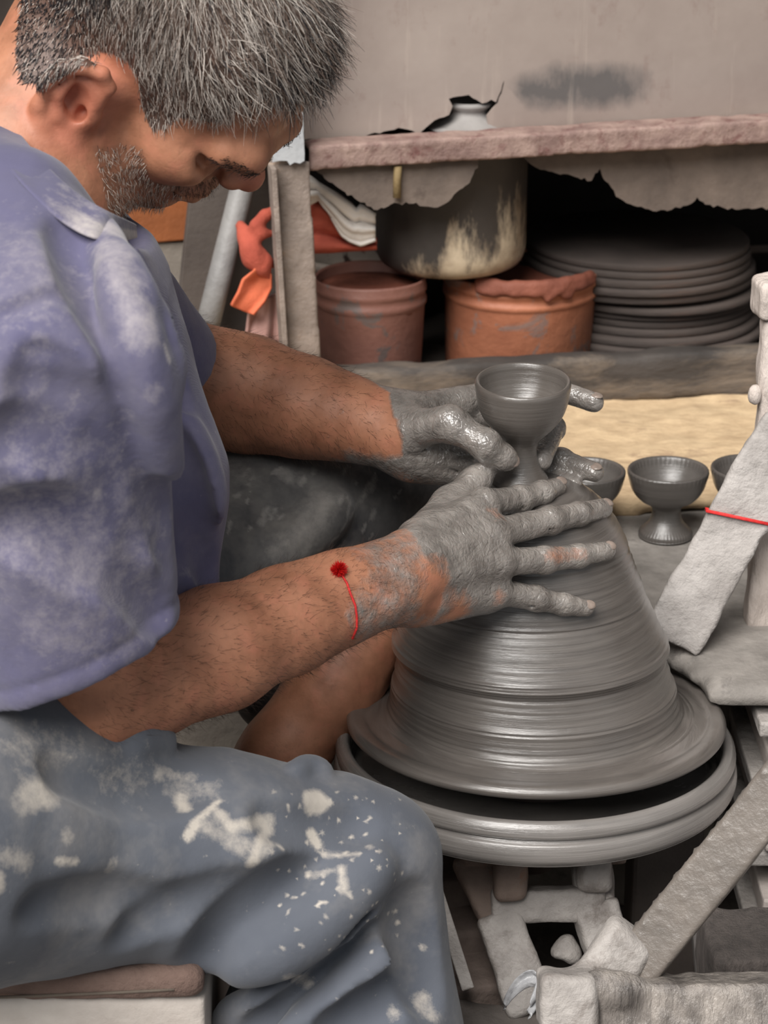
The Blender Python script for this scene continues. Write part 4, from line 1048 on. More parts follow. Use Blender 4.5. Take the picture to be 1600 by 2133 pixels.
# wet clay on the skin: hands fully, forearms in patches
def seg_t(p, a, b):
    ab = b - a; t = (p - a) @ ab / (ab @ ab); return t, np.linalg.norm(p - a - np.clip(t, 0, 1)[:, None] * ab, axis=1)
mud = np.zeros(len(BV)); wet = np.zeros(len(BV))
nz = n3(BV, 55, 2, 3)
tr, dr = seg_t(BV, ELR, WR); t2, d2 = seg_t(BV, WR, P(1250, 1120, 1.84)); nearR = (np.minimum(dr, d2) < 0.09) & (BV[:, 2] > 0.3)
xr_, yr_, zr_ = proj(BV)
isR = nearR & (dr < 0.26) & ((d2 < 0.1) | (dr < 0.07)) & (zr_ < 1.90)
alongR = (BV - WR) @ unit(P(1000, 1140, 1.80) - WR)          # metres beyond the wrist
mR = np.clip((alongR - 0.012 + 0.010 * nz) / 0.012, 0, 1)
mR = np.maximum(mR, 0.55 * np.clip((alongR + 0.062 + 0.035 * nz) / 0.03, 0, 1))
mR = np.maximum(mR, np.clip((nz - 0.55) * 3, 0, 1) * 0.6 * (alongR > -0.16))
mud[isR] = mR[isR]
tl, dl = seg_t(BV, ELL, WL); alongL = (BV - WL) @ unit(P(950, 880, 1.9) - WL)
isL = (~isR) & (zr_ > 1.79) & (BV[:, 2] > 0.42) & (np.minimum(dl, seg_t(BV, WL, P(1200, 920, 1.91))[1]) < 0.085) & (yr_ < 1035) & (alongL > -0.25) & (BV[:, 0] > -0.30)
mL = np.clip((alongL + 0.004 + 0.006 * nz) / 0.006, 0, 1)
under = np.clip(((BV - WL) @ -UV - 0.010 + 0.008 * nz) / 0.010, 0, 1) * np.clip((alongL + 0.05) / 0.03, 0, 1)
mL = np.maximum(np.maximum(mL, under * 0.9), np.clip((nz - 0.6) * 3, 0, 1) * 0.5 * (alongL > -0.2))
mud[isL] = mL[isL]
def bare(p, r, v):                                   # places the clay has been rubbed away
    global mud
    d = np.linalg.norm(BV - p, axis=1); f = np.clip(1.25 - d / r + 0.35 * nz, 0, 1); mud = mud * (1 - v * f)
for (x, y, d, r, v) in ((1195, 1160, 1.80, .018, .9), (1228, 1152, 1.81, .014, .8), (1150, 1262, 1.79, .011, .9), (1050, 1250, 1.78, .010, .5), (905, 1230, 1.73, .020, .8), (930, 1268, 1.76, .022, .8), (1030, 1075, 1.79, .012, .5), (1130, 1010, 1.82, .009, .6), (1228, 1070, 1.82, .007, .4), (870, 1265, 1.74, .016, .9)):
    bare(P(x, y, d), r, v)
sm = np.linalg.norm(BV - P(268, 1452, 1.575), axis=1); mud = np.maximum(mud, 0.75 * np.clip(1.5 - sm / 0.011 + 0.4 * nz, 0, 1))
set_attr(body_me, 'mud', mud)
# stubble and shadowed beard skin
L_ = hl(BV); rd = np.linalg.norm(L_, axis=1)
def in_poly(px, pz, poly):
    c = np.zeros(len(px), bool); n = len(poly)
    for i in range(n):
        x1, y1 = poly[i]; x2, y2 = poly[(i + 1) % n]
        m = (y1 > pz) != (y2 > pz)
        c ^= m & (px < (x2 - x1) * (pz - y1) / ((y2 - y1) if y2 != y1 else 1e-9) + x1)
    return c
BEARD = [(0.004, -0.036), (0.030, -0.028), (0.046, -0.016), (0.056, -0.024), (0.066, -0.042), (0.082, -0.030), (0.100, -0.026), (0.100, -0.038), (0.080, -0.052), (0.084, -0.10), (-0.01, -0.10), (-0.006, -0.055)]
HAIR = [(0.115, 0.100), (0.103, 0.079), (0.094, 0.072), (0.079, 0.066), (0.072, 0.055), (0.073, 0.045), (0.072, 0.036), (0.062, 0.030), (0.050, 0.021), (0.049, 0.007), (0.045, -0.001), (0.036, 0.000), (0.026, 0.006), (0.014, 0.024), (0.000, 0.028), (-0.014, 0.018), (-0.020, 0.002), (-0.026, -0.018), (-0.036, -0.030), (-0.055, -0.028), (-0.083, -0.012), (-0.14, 0.01), (-0.14, 0.2), (0.14, 0.2)]
headm = (rd < 0.17) & (np.abs(L_[:, 1]) < 0.11)
bz = headm & in_poly(L_[:, 0], L_[:, 2], BEARD) & (np.abs(L_[:, 1]) < 0.085)
hz = headm & in_poly(L_[:, 0], L_[:, 2], HAIR) & (L_[:, 2] > -0.06)
sk = np.zeros(len(BV)); sk[bz] = 0.22; sk[hz] = 1.0
set_attr(body_me, 'root', sk)
set_attr(body_me, 'flush', np.clip(1.3 - np.linalg.norm(L_ - np.array((0.110, 0, -0.012)), axis=1) / 0.018, 0, 1) + 0.9 * np.clip(1.3 - np.linalg.norm((L_ - np.array((-0.004, -0.085, -0.010))) * np.array((1, 0.6, 0.7)), axis=1) / 0.028, 0, 1))

def skin_mat():
    t = NT('skin_and_clay')
    base = t.ramp(t.noise(26, 5, 0.6), [(0.3, lin((140, 92, 68))), (0.7, lin((184, 128, 99)))])
    base = t.mix(t.math('MULTIPLY', t.thr(t.noise(60, 4, 0.6), 0.5, 0.7), 0.35), base, lin((196, 124, 100)))
    base = t.mix(t.math('MULTIPLY', t.thr(t.noise(150, 4, 0.7), 0.56, 0.72), 0.30), base, lin((104, 70, 56)))
    base = t.mix(t.math('MULTIPLY', t.attr('flush').outputs['Fac'], 0.45), base, lin((204, 112, 92)))
    base = t.mix(t.math('MULTIPLY', t.attr('root').outputs['Fac'], 0.85), base, lin((62, 53, 49)))
    clay = t.ramp(t.noise(40, 5, 0.65), [(0.3, lin((94, 88, 83))), (0.7, lin((150, 143, 137)))])
    m = t.attr('mud').outputs['Fac']
    f = t.thr(t.math('ADD', m, t.math('MULTIPLY', t.math('SUBTRACT', t.noise(90, 5, 0.7), 0.5), 1.1)), 0.30, 0.78)
    col = t.mix(f, base, clay)
    wetn = t.noise(30, 3)
    r = t.math('ADD', t.math('MULTIPLY', f, -0.24), 0.50)
    r = t.math('ADD', r, t.math('MULTIPLY', wetn, 0.08))
    wr = t.n('TexVoronoi'); wr.feature = 'DISTANCE_TO_EDGE'; wr.inputs['Scale'].default_value = 230
    t.l(t.tc.outputs['Object'], wr.inputs['Vector'])
    b1 = t.bump(t.math('MULTIPLY', t.math('MINIMUM', wr.outputs['Distance'], 0.22), t.math('ADD', t.math('MULTIPLY', f, 0.8), 0.2)), 0.55, 0.0014)
    b2 = t.bump(t.math('MULTIPLY', t.noise(120, 4, 0.55, dist=0.9), t.math('ADD', t.math('MULTIPLY', f, 0.9), 0.12)), 0.8, 0.0022, b1)
    t.coat(f, 0.17); t.l(b2, t.b.inputs['Coat Normal'])
    t.b.inputs['Subsurface Weight'].default_value = 0.06; t.b.inputs['Subsurface Radius'].default_value = (0.008, 0.003, 0.002)
    return t.out(col, r, b2, spec=0.5)
M['skin'] = skin_mat()
obj('body', body_me, M['skin'], person)

# ------------------------------------------------------------------ shirt
ax_ = unit(ELR - SR)
camn = lambda r, u, f: unit(r * RV + u * UV + f * FV)
HEMN = camn(0.37, -0.86, 0.26)
HEMO = P(190, 1350, 1.545)
shirt = [cone(P(15, 465, 1.50), P(62, 765, 1.435), 0.048, 0.083, 0.05), cone(P(30, 560, 1.54), P(150, 600, 1.74), 0.055, 0.058, 0.05)]
shirt += [cone(P(95, 690, 1.61), P(-90, 1420, 1.70), 0.078, 0.105, 0.05), cone(P(-90, 1420, 1.68), P(-250, 1640, 1.66), 0.105, 0.125, 0.05)]
shirt += chain([P(195, 610, 1.66), P(232, 800, 1.66), P(318, 1000, 1.66), P(345, 1210, 1.67)], [0.047, 0.048, 0.044, 0.037], 0.04)
shirt += [cone(P(150, 560, 1.785), P(318, 765, 1.890), 0.058, 0.054, 0.016, cap=(P(385, 745, 1.905), camn(0.62, -0.55, 0.56)))]
shirt += [cone(P(76, 770, 1.425), P(160, 1480, 1.56), 0.078, 0.068, 0.014, cap=(HEMO, HEMN))]
def shirt_folds(S):
    q = []
    q += fold(S, [(232, 640), (262, 720), (292, 860), (312, 980), (338, 1090), (372, 1210)], 0.009, 0.005, 0.016, 's')
    q += fold(S, [(150, 470), (205, 560), (262, 680)], 0.012, 0.004, 0.02, 's')
    q += fold(S, [(285, 560), (322, 700), (362, 840), (405, 960), (440, 1080)], 0.010, 0.005, 0.016)
    q += fold(S, [(262, 560), (300, 720), (340, 870), (385, 1010), (420, 1150)], 0.009, 0.006, 0.012, 's')
    q += fold(S, [(228, 560), (275, 690), (318, 850), (352, 985)], 0.009, 0.004, 0.016)
    q += fold(S, [(200, 470), (250, 560), (296, 650)], 0.010, 0.006, 0.012)
    # seam over the shoulder and sleeve creases
    q += fold(S, [(-20, 662), (50, 635), (112, 612), (170, 622), (215, 660)], 0.0042, 0.0034, 0.005, 's', False)
    q += fold(S, [(60, 800), (150, 850), (240, 925)], 0.011, 0.004, 0.02, 's')
    q += fold(S, [(170, 905), (240, 960), (290, 1040)], 0.010, 0.0025, 0.018, 's')
    q += fold(S, [(200, 1010), (270, 1085), (315, 1170)], 0.010, 0.0025, 0.018, 's')
    q += fold(S, [(20, 920), (110, 930), (200, 985)], 0.012, 0.003, 0.02, 's')
    q += fold(S, [(240, 1190), (300, 1235), (350, 1300)], 0.009, 0.004, 0.016, 's')
    q += fold(S, [(10, 1110), (120, 1130), (230, 1190)], 0.014, 0.003, 0.024, 's')
    for ln in ([(110, 800), (180, 880), (262, 960)], [(60, 870), (150, 935), (250, 1020)], [(150, 1035), (230, 1110), (312, 1200)], [(120, 1140), (220, 1200), (320, 1280)], [(60, 740), (120, 760), (190, 830)]):
        q += fold(S, ln, 0.007, 0.0022, 0.010, 's')
    for ln in ([(325, 620), (352, 730), (388, 840)], [(360, 900), (400, 1010), (428, 1110)], [(335, 1010), (372, 1110), (395, 1190)], [(240, 470), (290, 540), (322, 620)]):
        q += fold(S, ln, 0.006, 0.0025, 0.009, 's')
    q += fold(S, [(400, 1080), (430, 1150), (445, 1210)], 0.008, 0.004, 0.012, 's')
    return q
shirt += shirt_folds(shirt)
# open sleeves and neck
shirt += [cone(HEMO - HEMN * 0.045 + ax_ * 0.0, HEMO + HEMN * 0.08, 0.059, 0.064, 0.004, 's')]
shirt += [cone(P(345, 790, 1.905) - camn(0.62, -0.55, 0.56) * 0.04, P(425, 850, 1.96), 0.048, 0.050, 0.004, 's')]
shirt += [cone(NB + UV * 0.0, H(-0.02, 0, -0.02), 0.064, 0.066, 0.01, 's'), cone(P(150, 470, 1.60), P(225, 340, 1.62), 0.045, 0.05, 0.01, 's')]
# shirt tail bunched above the waist
shirt += chain([P(-80, 1500, 1.555), P(40, 1487, 1.575), P(120, 1452, 1.600)], [0.014, 0.014, 0.010], 0.02) + chain([P(-80, 1545, 1.550), P(20, 1530, 1.570), P(90, 1500, 1.595)], [0.012, 0.013, 0.008], 0.016)
def hem_groove(p):
    t = (p - HEMO) @ HEMN; m = (np.linalg.norm(p - HEMO, axis=1) < 0.12)
    return -0.0014 * np.exp(-((t + 0.016) / 0.0022) ** 2) * m + 0.0008 * np.exp(-((t + 0.006) / 0.006) ** 2) * m
shirt_me = sdf_mesh('shirt', shirt, 0.0028, disp=lambda p: hem_groove(p) + 0.0017 * n3(p * np.array((1, 1, 0.6)), 46, 1) + 0.0007 * n3(p, 120, 4), relax=2)

def front_pick(V, pts):
    """nearest visible vertex of a mesh under each pixel"""
    x, y, d = proj(V); out = []
    for (px, py) in pts:
        m = np.flatnonzero((np.abs(x - px) < 14) & (np.abs(y - py) < 14))
        if len(m) == 0: m = np.array([np.argmin((x - px) ** 2 + (y - py) ** 2)])
        out.append(V[m[np.argmin(d[m] + 0.0008 * np.hypot(x[m] - px, y[m] - py))]])
    return np.array(out)
def paint(V, a, strokes, amp=0.6, seed=2):
    """stains: each stroke is a pixel polyline laid on the real surface, a radius in metres and a strength"""
    nz = n3(V, 120, seed, 2)
    for pts, r, v in strokes:
        w_ = front_pick(V, pts)
        d = np.full(len(V), 9.0)
        if len(w_) == 1: d = np.linalg.norm(V - w_[0], axis=1)
        for p, q in zip(w_, w_[1:]): d = np.minimum(d, seg_t(V, p, q + 1e-6)[1])
        a = np.maximum(a, v * np.clip(1.4 - d / r + amp * nz * 0.6, 0, 1))
    return a
SV = verts_of(shirt_me)
st_ = paint(SV, np.zeros(len(SV)), [([(175, 440), (230, 470), (280, 492)], .012, .9), ([(215, 500), (250, 560), (290, 640), (300, 690)], .013, .65), ([(60, 970), (200, 950)], .03, .3), ([(40, 1060), (150, 1050)], .05, .35), ([(100, 1150), (250, 1180)], .05, .35),
    ([(205, 1030)], .006, .8), ([(20, 1020), (45, 1035)], .004, .6), ([(100, 1290), (260, 1320)], .03, .3), ([(350, 720), (357, 745)], .003, .9), ([(40, 830), (80, 900)], .03, .25), ([(320, 820)], .008, .4), ([(90, 500), (60, 600)], .05, .25), ([(380, 1150), (400, 1190)], .006, .4)])
set_attr(shirt_me, 'stain', st_)
def cloth_mat(name, c1, c2, cs, weave, rib, scale=6, sheen=0.2, soaked=None):
    t = NT(name)
    col = t.ramp(t.noise(scale, 5, 0.6), [(0.3, lin(c1)), (0.7, lin(c2))])
    f = t.thr(t.math('ADD', t.attr('stain').outputs['Fac'], t.math('MULTIPLY', t.math('SUBTRACT', t.noise(110, 6, 0.75), 0.5), 1.3)), 0.20, 0.95)
    col = t.mix(t.math('MULTIPLY', f, 0.9), col, lin(cs))
    fl = t.thr(t.noise(150, 4, 0.6), 0.68, 0.74); col = t.mix(t.math('MULTIPLY', fl, 0.30), col, lin(cs))
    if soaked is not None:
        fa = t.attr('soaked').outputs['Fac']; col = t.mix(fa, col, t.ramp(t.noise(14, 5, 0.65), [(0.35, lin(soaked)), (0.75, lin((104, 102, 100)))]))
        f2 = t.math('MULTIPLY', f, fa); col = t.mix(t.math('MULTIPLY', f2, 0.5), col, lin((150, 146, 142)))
    dust = t.thr(t.noise(9, 5, 0.7), 0.48, 0.75); col = t.mix(t.math('MULTIPLY', dust, 0.28), col, lin(cs))
    wv = t.n('TexWave'); wv.inputs['Scale'].default_value = weave; wv.inputs['Distortion'].default_value = 0.6
    mp = t.n('Mapping'); mp.inputs['Rotation'].default_value = rib; t.l(t.tc.outputs['Object'], mp.inputs['Vector']); t.l(mp.outputs['Vector'], wv.inputs['Vector'])
    b1 = t.bump(wv.outputs['Fac'], 0.12, 0.0005); b2 = t.bump(t.noise(130, 4), 0.25, 0.0015, b1)
    t.b.inputs['Sheen Weight'].default_value = sheen
    return t.out(col, 0.9, b2, spec=0.25)
M['shirt'] = cloth_mat('purple_blue_jersey', (78, 76, 100), (98, 95, 122), (162, 155, 157), 520, (0, 0, 0.3))
M['collar'] = cloth_mat('collar_jersey', (78, 76, 100), (97, 94, 120), (176, 168, 164), 520, (0, 0, 0.3))
so_ = obj('shirt', shirt_me, M['shirt'], person)
# collar: a turned-down strip standing round the neck
up_ = [(-24, 196), (34, 272), (94, 344), (146, 394), (194, 426), (240, 450), (286, 468)]
lowpx = [(-52, 264), (6, 338), (62, 404), (114, 454), (166, 488), (224, 508), (290, 497)]
lows = [P(x, y, min(d, 1.600) - 0.0035) for d, (x, y) in zip(march(shirt, lowpx), lowpx)]
from_up = [P(x, y, min(d, 1.600) + 0.002) for d, (x, y) in zip(march(shirt, [(x - 12, y + 16) for x, y in up_]), up_)]
V = []; F = []; nr = 8
for a, b in zip(from_up, lows):
    for j in range(nr):
        s_ = j / (nr - 1); V.append(a + (b - a) * s_ - FV * 0.0025 * math.sin(math.pi * s_ * 0.9))
for i in range(len(lows) - 1):
    for j in range(nr - 1): F.append((i * nr + j, i * nr + j + 1, (i + 1) * nr + j + 1, (i + 1) * nr + j))
cme = from_arrays('collar', np.array(V), np.array(F))
CV = verts_of(cme)
co_ = obj('collar', cme, M['collar'], so_)
set_attr(cme, 'stain', np.array([(0.05 if i < 3 else 0.3) + (0.5 if i >= 4 and j >= 4 else 0) for i in range(len(lows)) for j in range(nr)]))
md = co_.modifiers.new('t', 'SOLIDIFY'); md.thickness = 0.003; md.offset = 0
md = co_.modifiers.new('s', 'SUBSURF'); md.levels = md.render_levels = 2

# ------------------------------------------------------------------ trousers
tro = chain([P(-190, 1745, 1.53), P(120, 1762, 1.60), P(480, 1790, 1.645), P(690, 1772, 1.675), KR], [0.082, 0.076, 0.0700, 0.050, 0.041], 0.03)
tro += chain([P(770, 1800, 1.685), P(745, 1960, 1.70), P(712, 2150, 1.715), P(700, 2420, 1.73)], [0.042, 0.058, 0.083, 0.062], 0.03)
tro += [cone(PEL + UV * -0.01, P(-190, 1745, 1.53), 0.13, 0.09, 0.06), cone(PEL, HIL, 0.12, 0.09, 0.06)]
tro += chain([HIL, P(300, 1230, 1.93), P(620, 1080, 2.00), P(795, 1010, 2.03)], [0.085, 0.082, 0.068, 0.046], 0.05)
tro += chain([P(795, 1010, 2.03), P(735, 1150, 2.05), P(668, 1320, 2.065), P(585, 1440, 2.07)], [0.046, 0.054, 0.046, 0.040], 0.03)
tro += [half(P(672, 1400, 2.06), unit(P(690, 1330, 2.06) - P(795, 1010, 2.03)), 's')][:0]
def trouser_folds(S):
    q = fold(S, [(425, 2008), (500, 1945), (590, 1880), (690, 1815)], 0.016, 0.012, 0.02, 's')
    q += fold(S, [(440, 2050), (520, 2010), (620, 1950), (720, 1860), (775, 1800)], 0.016, 0.010, 0.02)
    q += fold(S, [(450, 2085), (540, 2060), (650, 1990), (745, 1900)], 0.010, 0.008, 0.014, 's')
    q += fold(S, [(470, 2125), (580, 2085), (690, 2010), (775, 1920)], 0.014, 0.008, 0.018)
    q += fold(S, [(520, 2150), (640, 2090), (740, 2010), (800, 1940)], 0.009, 0.006, 0.014, 's')
    q += fold(S, [(600, 2160), (710, 2100), (790, 2020), (830, 1960)], 0.014, 0.006, 0.018)
    q += fold(S, [(690, 2160), (780, 2110), (850, 2030)], 0.010, 0.005, 0.016, 's')
    q += fold(S, [(610, 1606), (640, 1598), (675, 1608)], 0.006, 0.003, 0.010)
    q += fold(S, [(270, 1545), (300, 1535), (335, 1548)], 0.010, 0.006, 0.012)
    q += fold(S, [(860, 1880), (880, 1980), (900, 2080)], 0.012, 0.004, 0.02, 's')
    q += fold(S, [(720, 1040), (705, 1090), (690, 1140)], 0.006, 0.006, 0.008, 's')
    q += fold(S, [(540, 1180), (620, 1120), (700, 1060)], 0.012, 0.003, 0.02)
    for ln in ([(120, 1600), (260, 1650), (420, 1640)], [(60, 1900), (220, 1880), (400, 1900)], [(260, 1960), (380, 1900), (520, 1850)], [(560, 1700), (660, 1720), (760, 1710)]):
        q += fold(S, ln, 0.010, 0.0018, 0.016, 's')
    return q
tro += trouser_folds(tro)
tro_me = sdf_mesh('trousers', tro, 0.0032, disp=lambda p: 0.0024 * n3(p, 26, 1) + 0.0010 * n3(p * np.array((1, 1, 0.7)), 80, 4), relax=2)
TV = verts_of(tro_me)
W_ = 1.0
tst = paint(TV, np.zeros(len(TV)), [([(390, 1738), (420, 1700), (455, 1670)], .0035, W_), ([(455, 1690), (475, 1720), (520, 1715), (565, 1710)], .006, .85), ([(430, 1720), (470, 1745), (500, 1760)], .008, .6), ([(530, 1795), (545, 1750), (560, 1720)], .005, W_), ([(550, 1770), (568, 1745)], .006, .8),
    ([(375, 1665), (380, 1680)], .006, .9), ([(330, 1615), (350, 1605), (400, 1625)], .005, .6), ([(360, 1640), (440, 1645)], .010, .4), ([(60, 1655), (95, 1650)], .012, .85), ([(115, 1665), (125, 1640)], .006, .6), ([(20, 1790), (50, 1800)], .010, .6), ([(120, 1792), (160, 1793)], .003, .9), ([(140, 1740)], .006, .6),
    ([(655, 1667), (668, 1664)], .0085, 1.3), ([(686, 1670)], .0035, 1.2), ([(652, 1735), (660, 1755)], .0045, 1.2), ([(640, 1750)], .002, 1), ([(590, 1757)], .003, 1), ([(685, 1780), (740, 1776)], .004, .6), ([(706, 1810), (716, 1850)], .0045, .9), ([(650, 1820), (690, 1810)], .004, .5),
    ([(823, 1898)], .002, 1), ([(831, 1920)], .002, 1), ([(880, 1975)], .003, .8), ([(770, 1760)], .004, .6), ([(760, 1740)], .002, .9), ([(600, 2040), (640, 2050)], .006, .5), ([(880, 2090), (900, 2110)], .010, .6), ([(820, 2110)], .008, .5), ([(40, 1560), (150, 1560)], .02, .3), ([(240, 1620), (280, 1600)], .02, .3), ([(0, 1830), (4, 1850)], .006, .9), ([(235, 1800), (232, 1815)], .004, .5)], 0.5)
sp = []
for i in range(90):
    x, y = rng.uniform(560, 860), rng.uniform(1640, 1980)
    sp.append(([(x, y)], rng.uniform(.0008, .0018), rng.uniform(.6, 1)))
for i in range(40):
    x, y = rng.uniform(450, 860), rng.uniform(960, 1180); sp.append(([(x, y), (x - 8, y + rng.uniform(4, 26))], rng.uniform(.0012, .003), .8))
sp += [([(620, 1150), (650, 1090), (665, 1040)], .014, .6), ([(600, 1160), (640, 1130)], .02, .5), ([(560, 1060), (545, 1090)], .004, .6), ([(590, 985), (600, 990)], .007, .7), ([(470, 960), (520, 1000)], .012, .4), ([(730, 1080), (760, 1030)], .003, .6)]
tst = paint(TV, tst, sp, 0.3)
set_attr(tro_me, 'stain', tst)
# the far leg's cloth is black with old clay
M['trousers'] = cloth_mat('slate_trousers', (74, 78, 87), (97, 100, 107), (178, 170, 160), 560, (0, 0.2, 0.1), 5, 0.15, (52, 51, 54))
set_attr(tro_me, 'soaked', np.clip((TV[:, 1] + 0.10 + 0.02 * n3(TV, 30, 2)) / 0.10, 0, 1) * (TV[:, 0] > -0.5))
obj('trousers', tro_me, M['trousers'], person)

# ------------------------------------------------------------------ hair, beard, brows, hair on the arms, thread bracelet
body_me.update()
BN = np.empty(len(BV) * 3, np.float32); body_me.vertices.foreach_get('normal', BN); BN = BN.reshape(-1, 3).astype(float)
def strand_mat():
    t = NT('hair_strands'); a = t.attr('tint')
    t.b.inputs['Roughness'].default_value = 0.45; t.l(a.outputs['Color'], t.b.inputs['Base Color']); t.b.inputs['Specular IOR Level'].default_value = 0.35
    return t.m
M['hair'] = strand_mat()
def pick(idx, n):
    i = rng.choice(idx, n); return BV[i] + rng.normal(size=(n, 3)) * 0.0008, BN[i], i
LIN = lambda c: np.array(lin(c))
hidx = np.flatnonzero(hz)
hw_back = hl(BV[hidx]); hback = hidx[(hw_back[:, 0] + 0.25 * hw_back[:, 2] < -0.012)]
base, nn, ii = pick(hidx, 24000); b2_, n2_, i2_ = pick(hback, 9000)
base = np.concatenate([base, b2_]); nn = np.concatenate([nn, n2_])
Lb = hl(base); NL = nn @ HR
whorl = np.array((-0.062, 0.01, 0.118))
tan = Lb - whorl; tan = tan - NL * (tan * NL).sum(1)[:, None]; tan /= np.linalg.norm(tan, axis=1)[:, None] + 1e-9
side = np.clip((0.075 - Lb[:, 2]) / 0.05, 0, 1); frontness = np.clip((Lb[:, 0] - 0.03) / 0.06, 0, 1)
tan = tan + np.array((0.35, 0, 0)) * (1 - side)[:, None] + np.array((0.25, 0, -0.55)) * side[:, None]
clump = np.stack([n3(Lb, 95, k, 1) for k in (1, 2, 3)], 1)
d_ = tan * 0.80 + NL * (0.58 - 0.26 * side)[:, None] + clump * 0.40 + rng.normal(size=Lb.shape) * 0.24
d_ /= np.linalg.norm(d_, axis=1)[:, None]
bend = tan * 0.25 - NL * 0.30 + clump * 0.3 + rng.normal(size=Lb.shape) * 0.28
edge = np.clip(0.30 + (Lb[:, 2] - 0.012 + 0.25 * np.minimum(Lb[:, 0], 0)) / 0.075, 0.34, 1)
L = (0.018 - 0.005 * side) * edge * rng.uniform(0.65, 1.2, len(Lb))
back = np.clip((-0.012 - Lb[:, 0] - 0.25 * Lb[:, 2] + 0.012 * clump[:, 0]) / 0.03, 0, 1)
frn = np.clip((Lb[:, 0] - 0.062 + 0.55 * (Lb[:, 2] - 0.09)) / 0.03, 0, 1) * np.clip((Lb[:, 2] - 0.055) / 0.02, 0, 1)
r1 = rng.random(len(Lb)); r2 = rng.random(len(Lb))[:, None]
light = r1 < (0.46 + 0.14 * side - 0.44 * back - 0.26 * frn)
mid = (~light) & (r1 < 0.90 - 0.65 * back - 0.36 * frn)
cl_ = np.where(light[:, None], LIN((196, 186, 177)) * (0.7 + 0.6 * r2), np.where(mid[:, None], LIN((108, 91, 81)) * (0.6 + 0.7 * r2), LIN((48, 45, 47)) * (0.6 + 0.8 * r2)))
obj('hair', strands('hair', base, d_ @ HRt, bend @ HRt, L, np.where(light, 0.00030, 0.00036) + 0.00002 * back, cl_), M['hair'], person)
stuff(bpy.data.objects['hair'])
# stubble
bidx = np.flatnonzero(bz); base, nn, ii = pick(bidx, 6500); Lb = hl(base); NL = nn @ HR
d_ = NL * 0.7 + np.array((0.15, 0, -0.75)) + rng.normal(size=Lb.shape) * 0.22; d_ /= np.linalg.norm(d_, axis=1)[:, None]
must = (Lb[:, 0] > 0.078) & (Lb[:, 2] > -0.046)
r1 = rng.random(len(Lb)); r2 = rng.random(len(Lb))[:, None]
cl_ = np.where(((r1 < 0.62) & ~must)[:, None], LIN((206, 196, 186)) * (0.8 + 0.3 * r2), LIN((70, 58, 52)) * (0.6 + 0.8 * r2))
b_ = obj('beard', strands('beard', base, d_ @ HRt, (rng.normal(size=Lb.shape) * 0.15) @ HRt, rng.uniform(0.0022, 0.0052, len(Lb)), np.full(len(Lb), 0.00017), cl_, 2), M['hair'], person); stuff(b_)
b_['label'] = 'short white and dark stubble'
# brows and lashes
BROW = [(0.114, 0.008), (0.114, 0.017), (0.098, 0.021), (0.080, 0.017), (0.082, 0.009), (0.098, 0.011)]
bw = np.flatnonzero(headm & in_poly(L_[:, 0], L_[:, 2], BROW) & (np.abs(L_[:, 1]) > 0.010) & (np.abs(L_[:, 1]) < 0.056)); base, nn, ii = pick(bw, 520); Lb = hl(base); NL = nn @ HR
d_ = NL * 0.25 + np.stack([-0.45 * np.ones(len(Lb)), 0.7 * np.sign(Lb[:, 1]), 0.1 * np.ones(len(Lb))], 1) + rng.normal(size=Lb.shape) * 0.2; d_ /= np.linalg.norm(d_, axis=1)[:, None]
b_ = obj('eyebrow', strands('eyebrow', base, d_ @ HRt, np.zeros_like(d_), rng.uniform(0.004, 0.007, len(Lb)), np.full(len(Lb), 0.00026), LIN((44, 38, 36)) * (0.6 + 0.8 * rng.random((len(Lb), 1))), 2), M['hair'], person); stuff(b_)
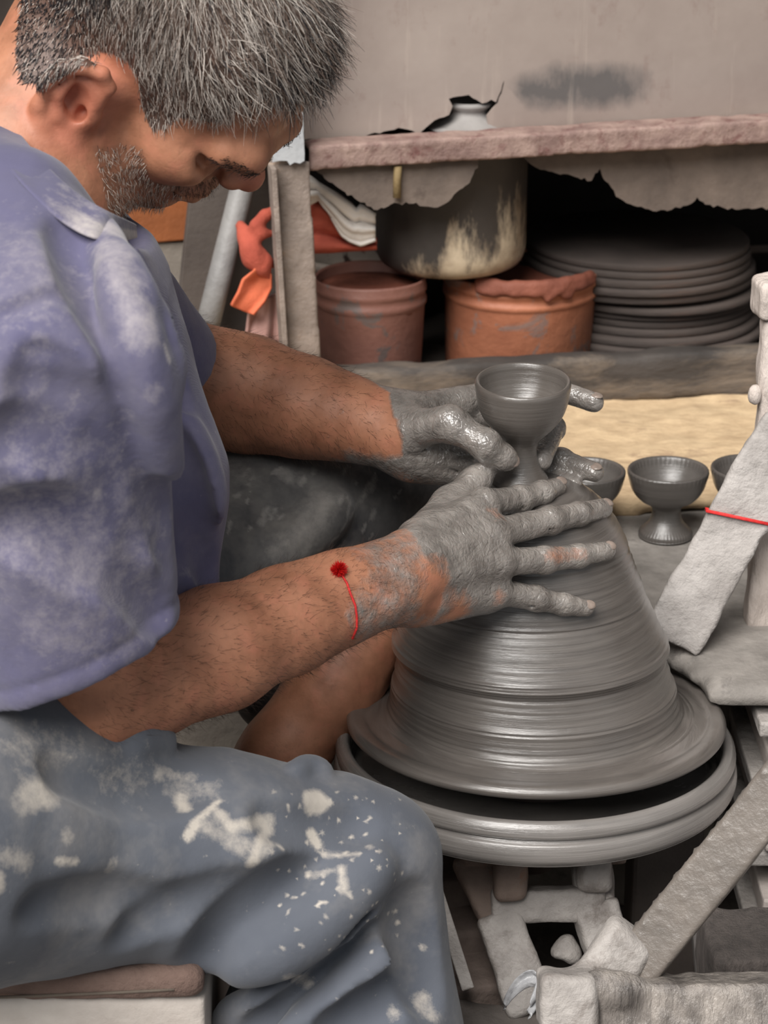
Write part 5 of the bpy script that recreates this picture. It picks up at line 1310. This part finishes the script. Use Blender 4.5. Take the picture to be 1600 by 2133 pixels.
# dark hair on the forearms
arm_i = np.flatnonzero(((isR & (alongR < -0.005) & (alongR > -0.28)) | (isL & (alongL < -0.005) & (alongL > -0.22))) & (mud < 0.9))
base, nn, ii = pick(arm_i, 7500)
axv = np.where(isR[ii][:, None], unit(WR - ELR)[None], unit(WL - ELL)[None])
dwn = np.array((0, 0, -0.5))
d_ = axv * 0.75 + nn * 0.40 + dwn * 0.5 + rng.normal(size=base.shape) * 0.25; d_ /= np.linalg.norm(d_, axis=1)[:, None]
b_ = obj('arm_hair', strands('arm_hair', base, d_, rng.normal(size=base.shape) * 0.25, rng.uniform(0.004, 0.010, len(base)), np.full(len(base), 0.00010), np.tile(LIN((60, 46, 38)), (len(base), 1)), 2), M['hair'], person); stuff(b_)
# red thread bracelet with a small pompom
vis = front_pick(BV, [(712, 1196), (722, 1214), (732, 1236), (739, 1260), (743, 1284), (742, 1306), (735, 1328)])
cax = P(722, 1243, 1.712); loop = [v + unit(v - cax) * 0.0012 for v in vis]
loop += [cax + FV * 0.024 - UV * 0.022 + RV * 0.002, cax + FV * 0.031 + RV * -0.002, cax + FV * 0.022 + UV * 0.022 + RV * -0.004]
br = obj('thread_bracelet', tube('thread_bracelet', [np.array((*q,)) for q in loop], 0.00085, 8, close=True), M['red_thread'], person); br['label'] = 'thin red thread tied at the near wrist'
pc_ = front_pick(BV, [(706, 1187)])[0] - FV * 0.003
N = 700; dr_ = rng.normal(size=(N, 3)); dr_ /= np.linalg.norm(dr_, axis=1)[:, None]
pm = strands('pompom', np.tile(pc_, (N, 1)), dr_, rng.normal(size=(N, 3)) * 0.1, rng.uniform(0.0052, 0.0066, N), np.full(N, 0.0004), LIN((206, 26, 24)) * (0.7 + 0.5 * rng.random((N, 1))), 2)
po = obj('pompom', pm, M['hair'], br); stuff(po)

def nail(p, prev, r, nrm):
    ax = unit(p - prev); n = unit(nrm - ax * np.dot(nrm, ax)); sdv = np.cross(n, ax)
    c = p + ax * r * 0.15 + n * r * 0.80
    me = sdf_mesh('fingernail', [ell(c, (r * 0.72, r * 0.60, 0.0016), np.array([ax, sdv, n]))], 0.0009, relax=1)
    return obj('fingernail', me, M['nail'], person)
M['nail'] = mottled('clay_smeared_nail', (120, 108, 100), (150, 134, 124), scale=120, rough=0.25, bump=0.2)
for nme in FR: nail(FRp[nme][3], FRp[nme][2], FRr[nme][3], -FV * 0.8 + UV * 0.45)
nail(thumb[3], thumb[2], 0.0088, -FV + UV * 0.3)
nail(FLp['index'][3], FLp['index'][2], FLr['index'][3], UV * 0.8 - FV * 0.4)
nail(FLp['ring'][3], FLp['ring'][2], FLr['ring'][3], -FV * 0.5 + UV * 0.6)
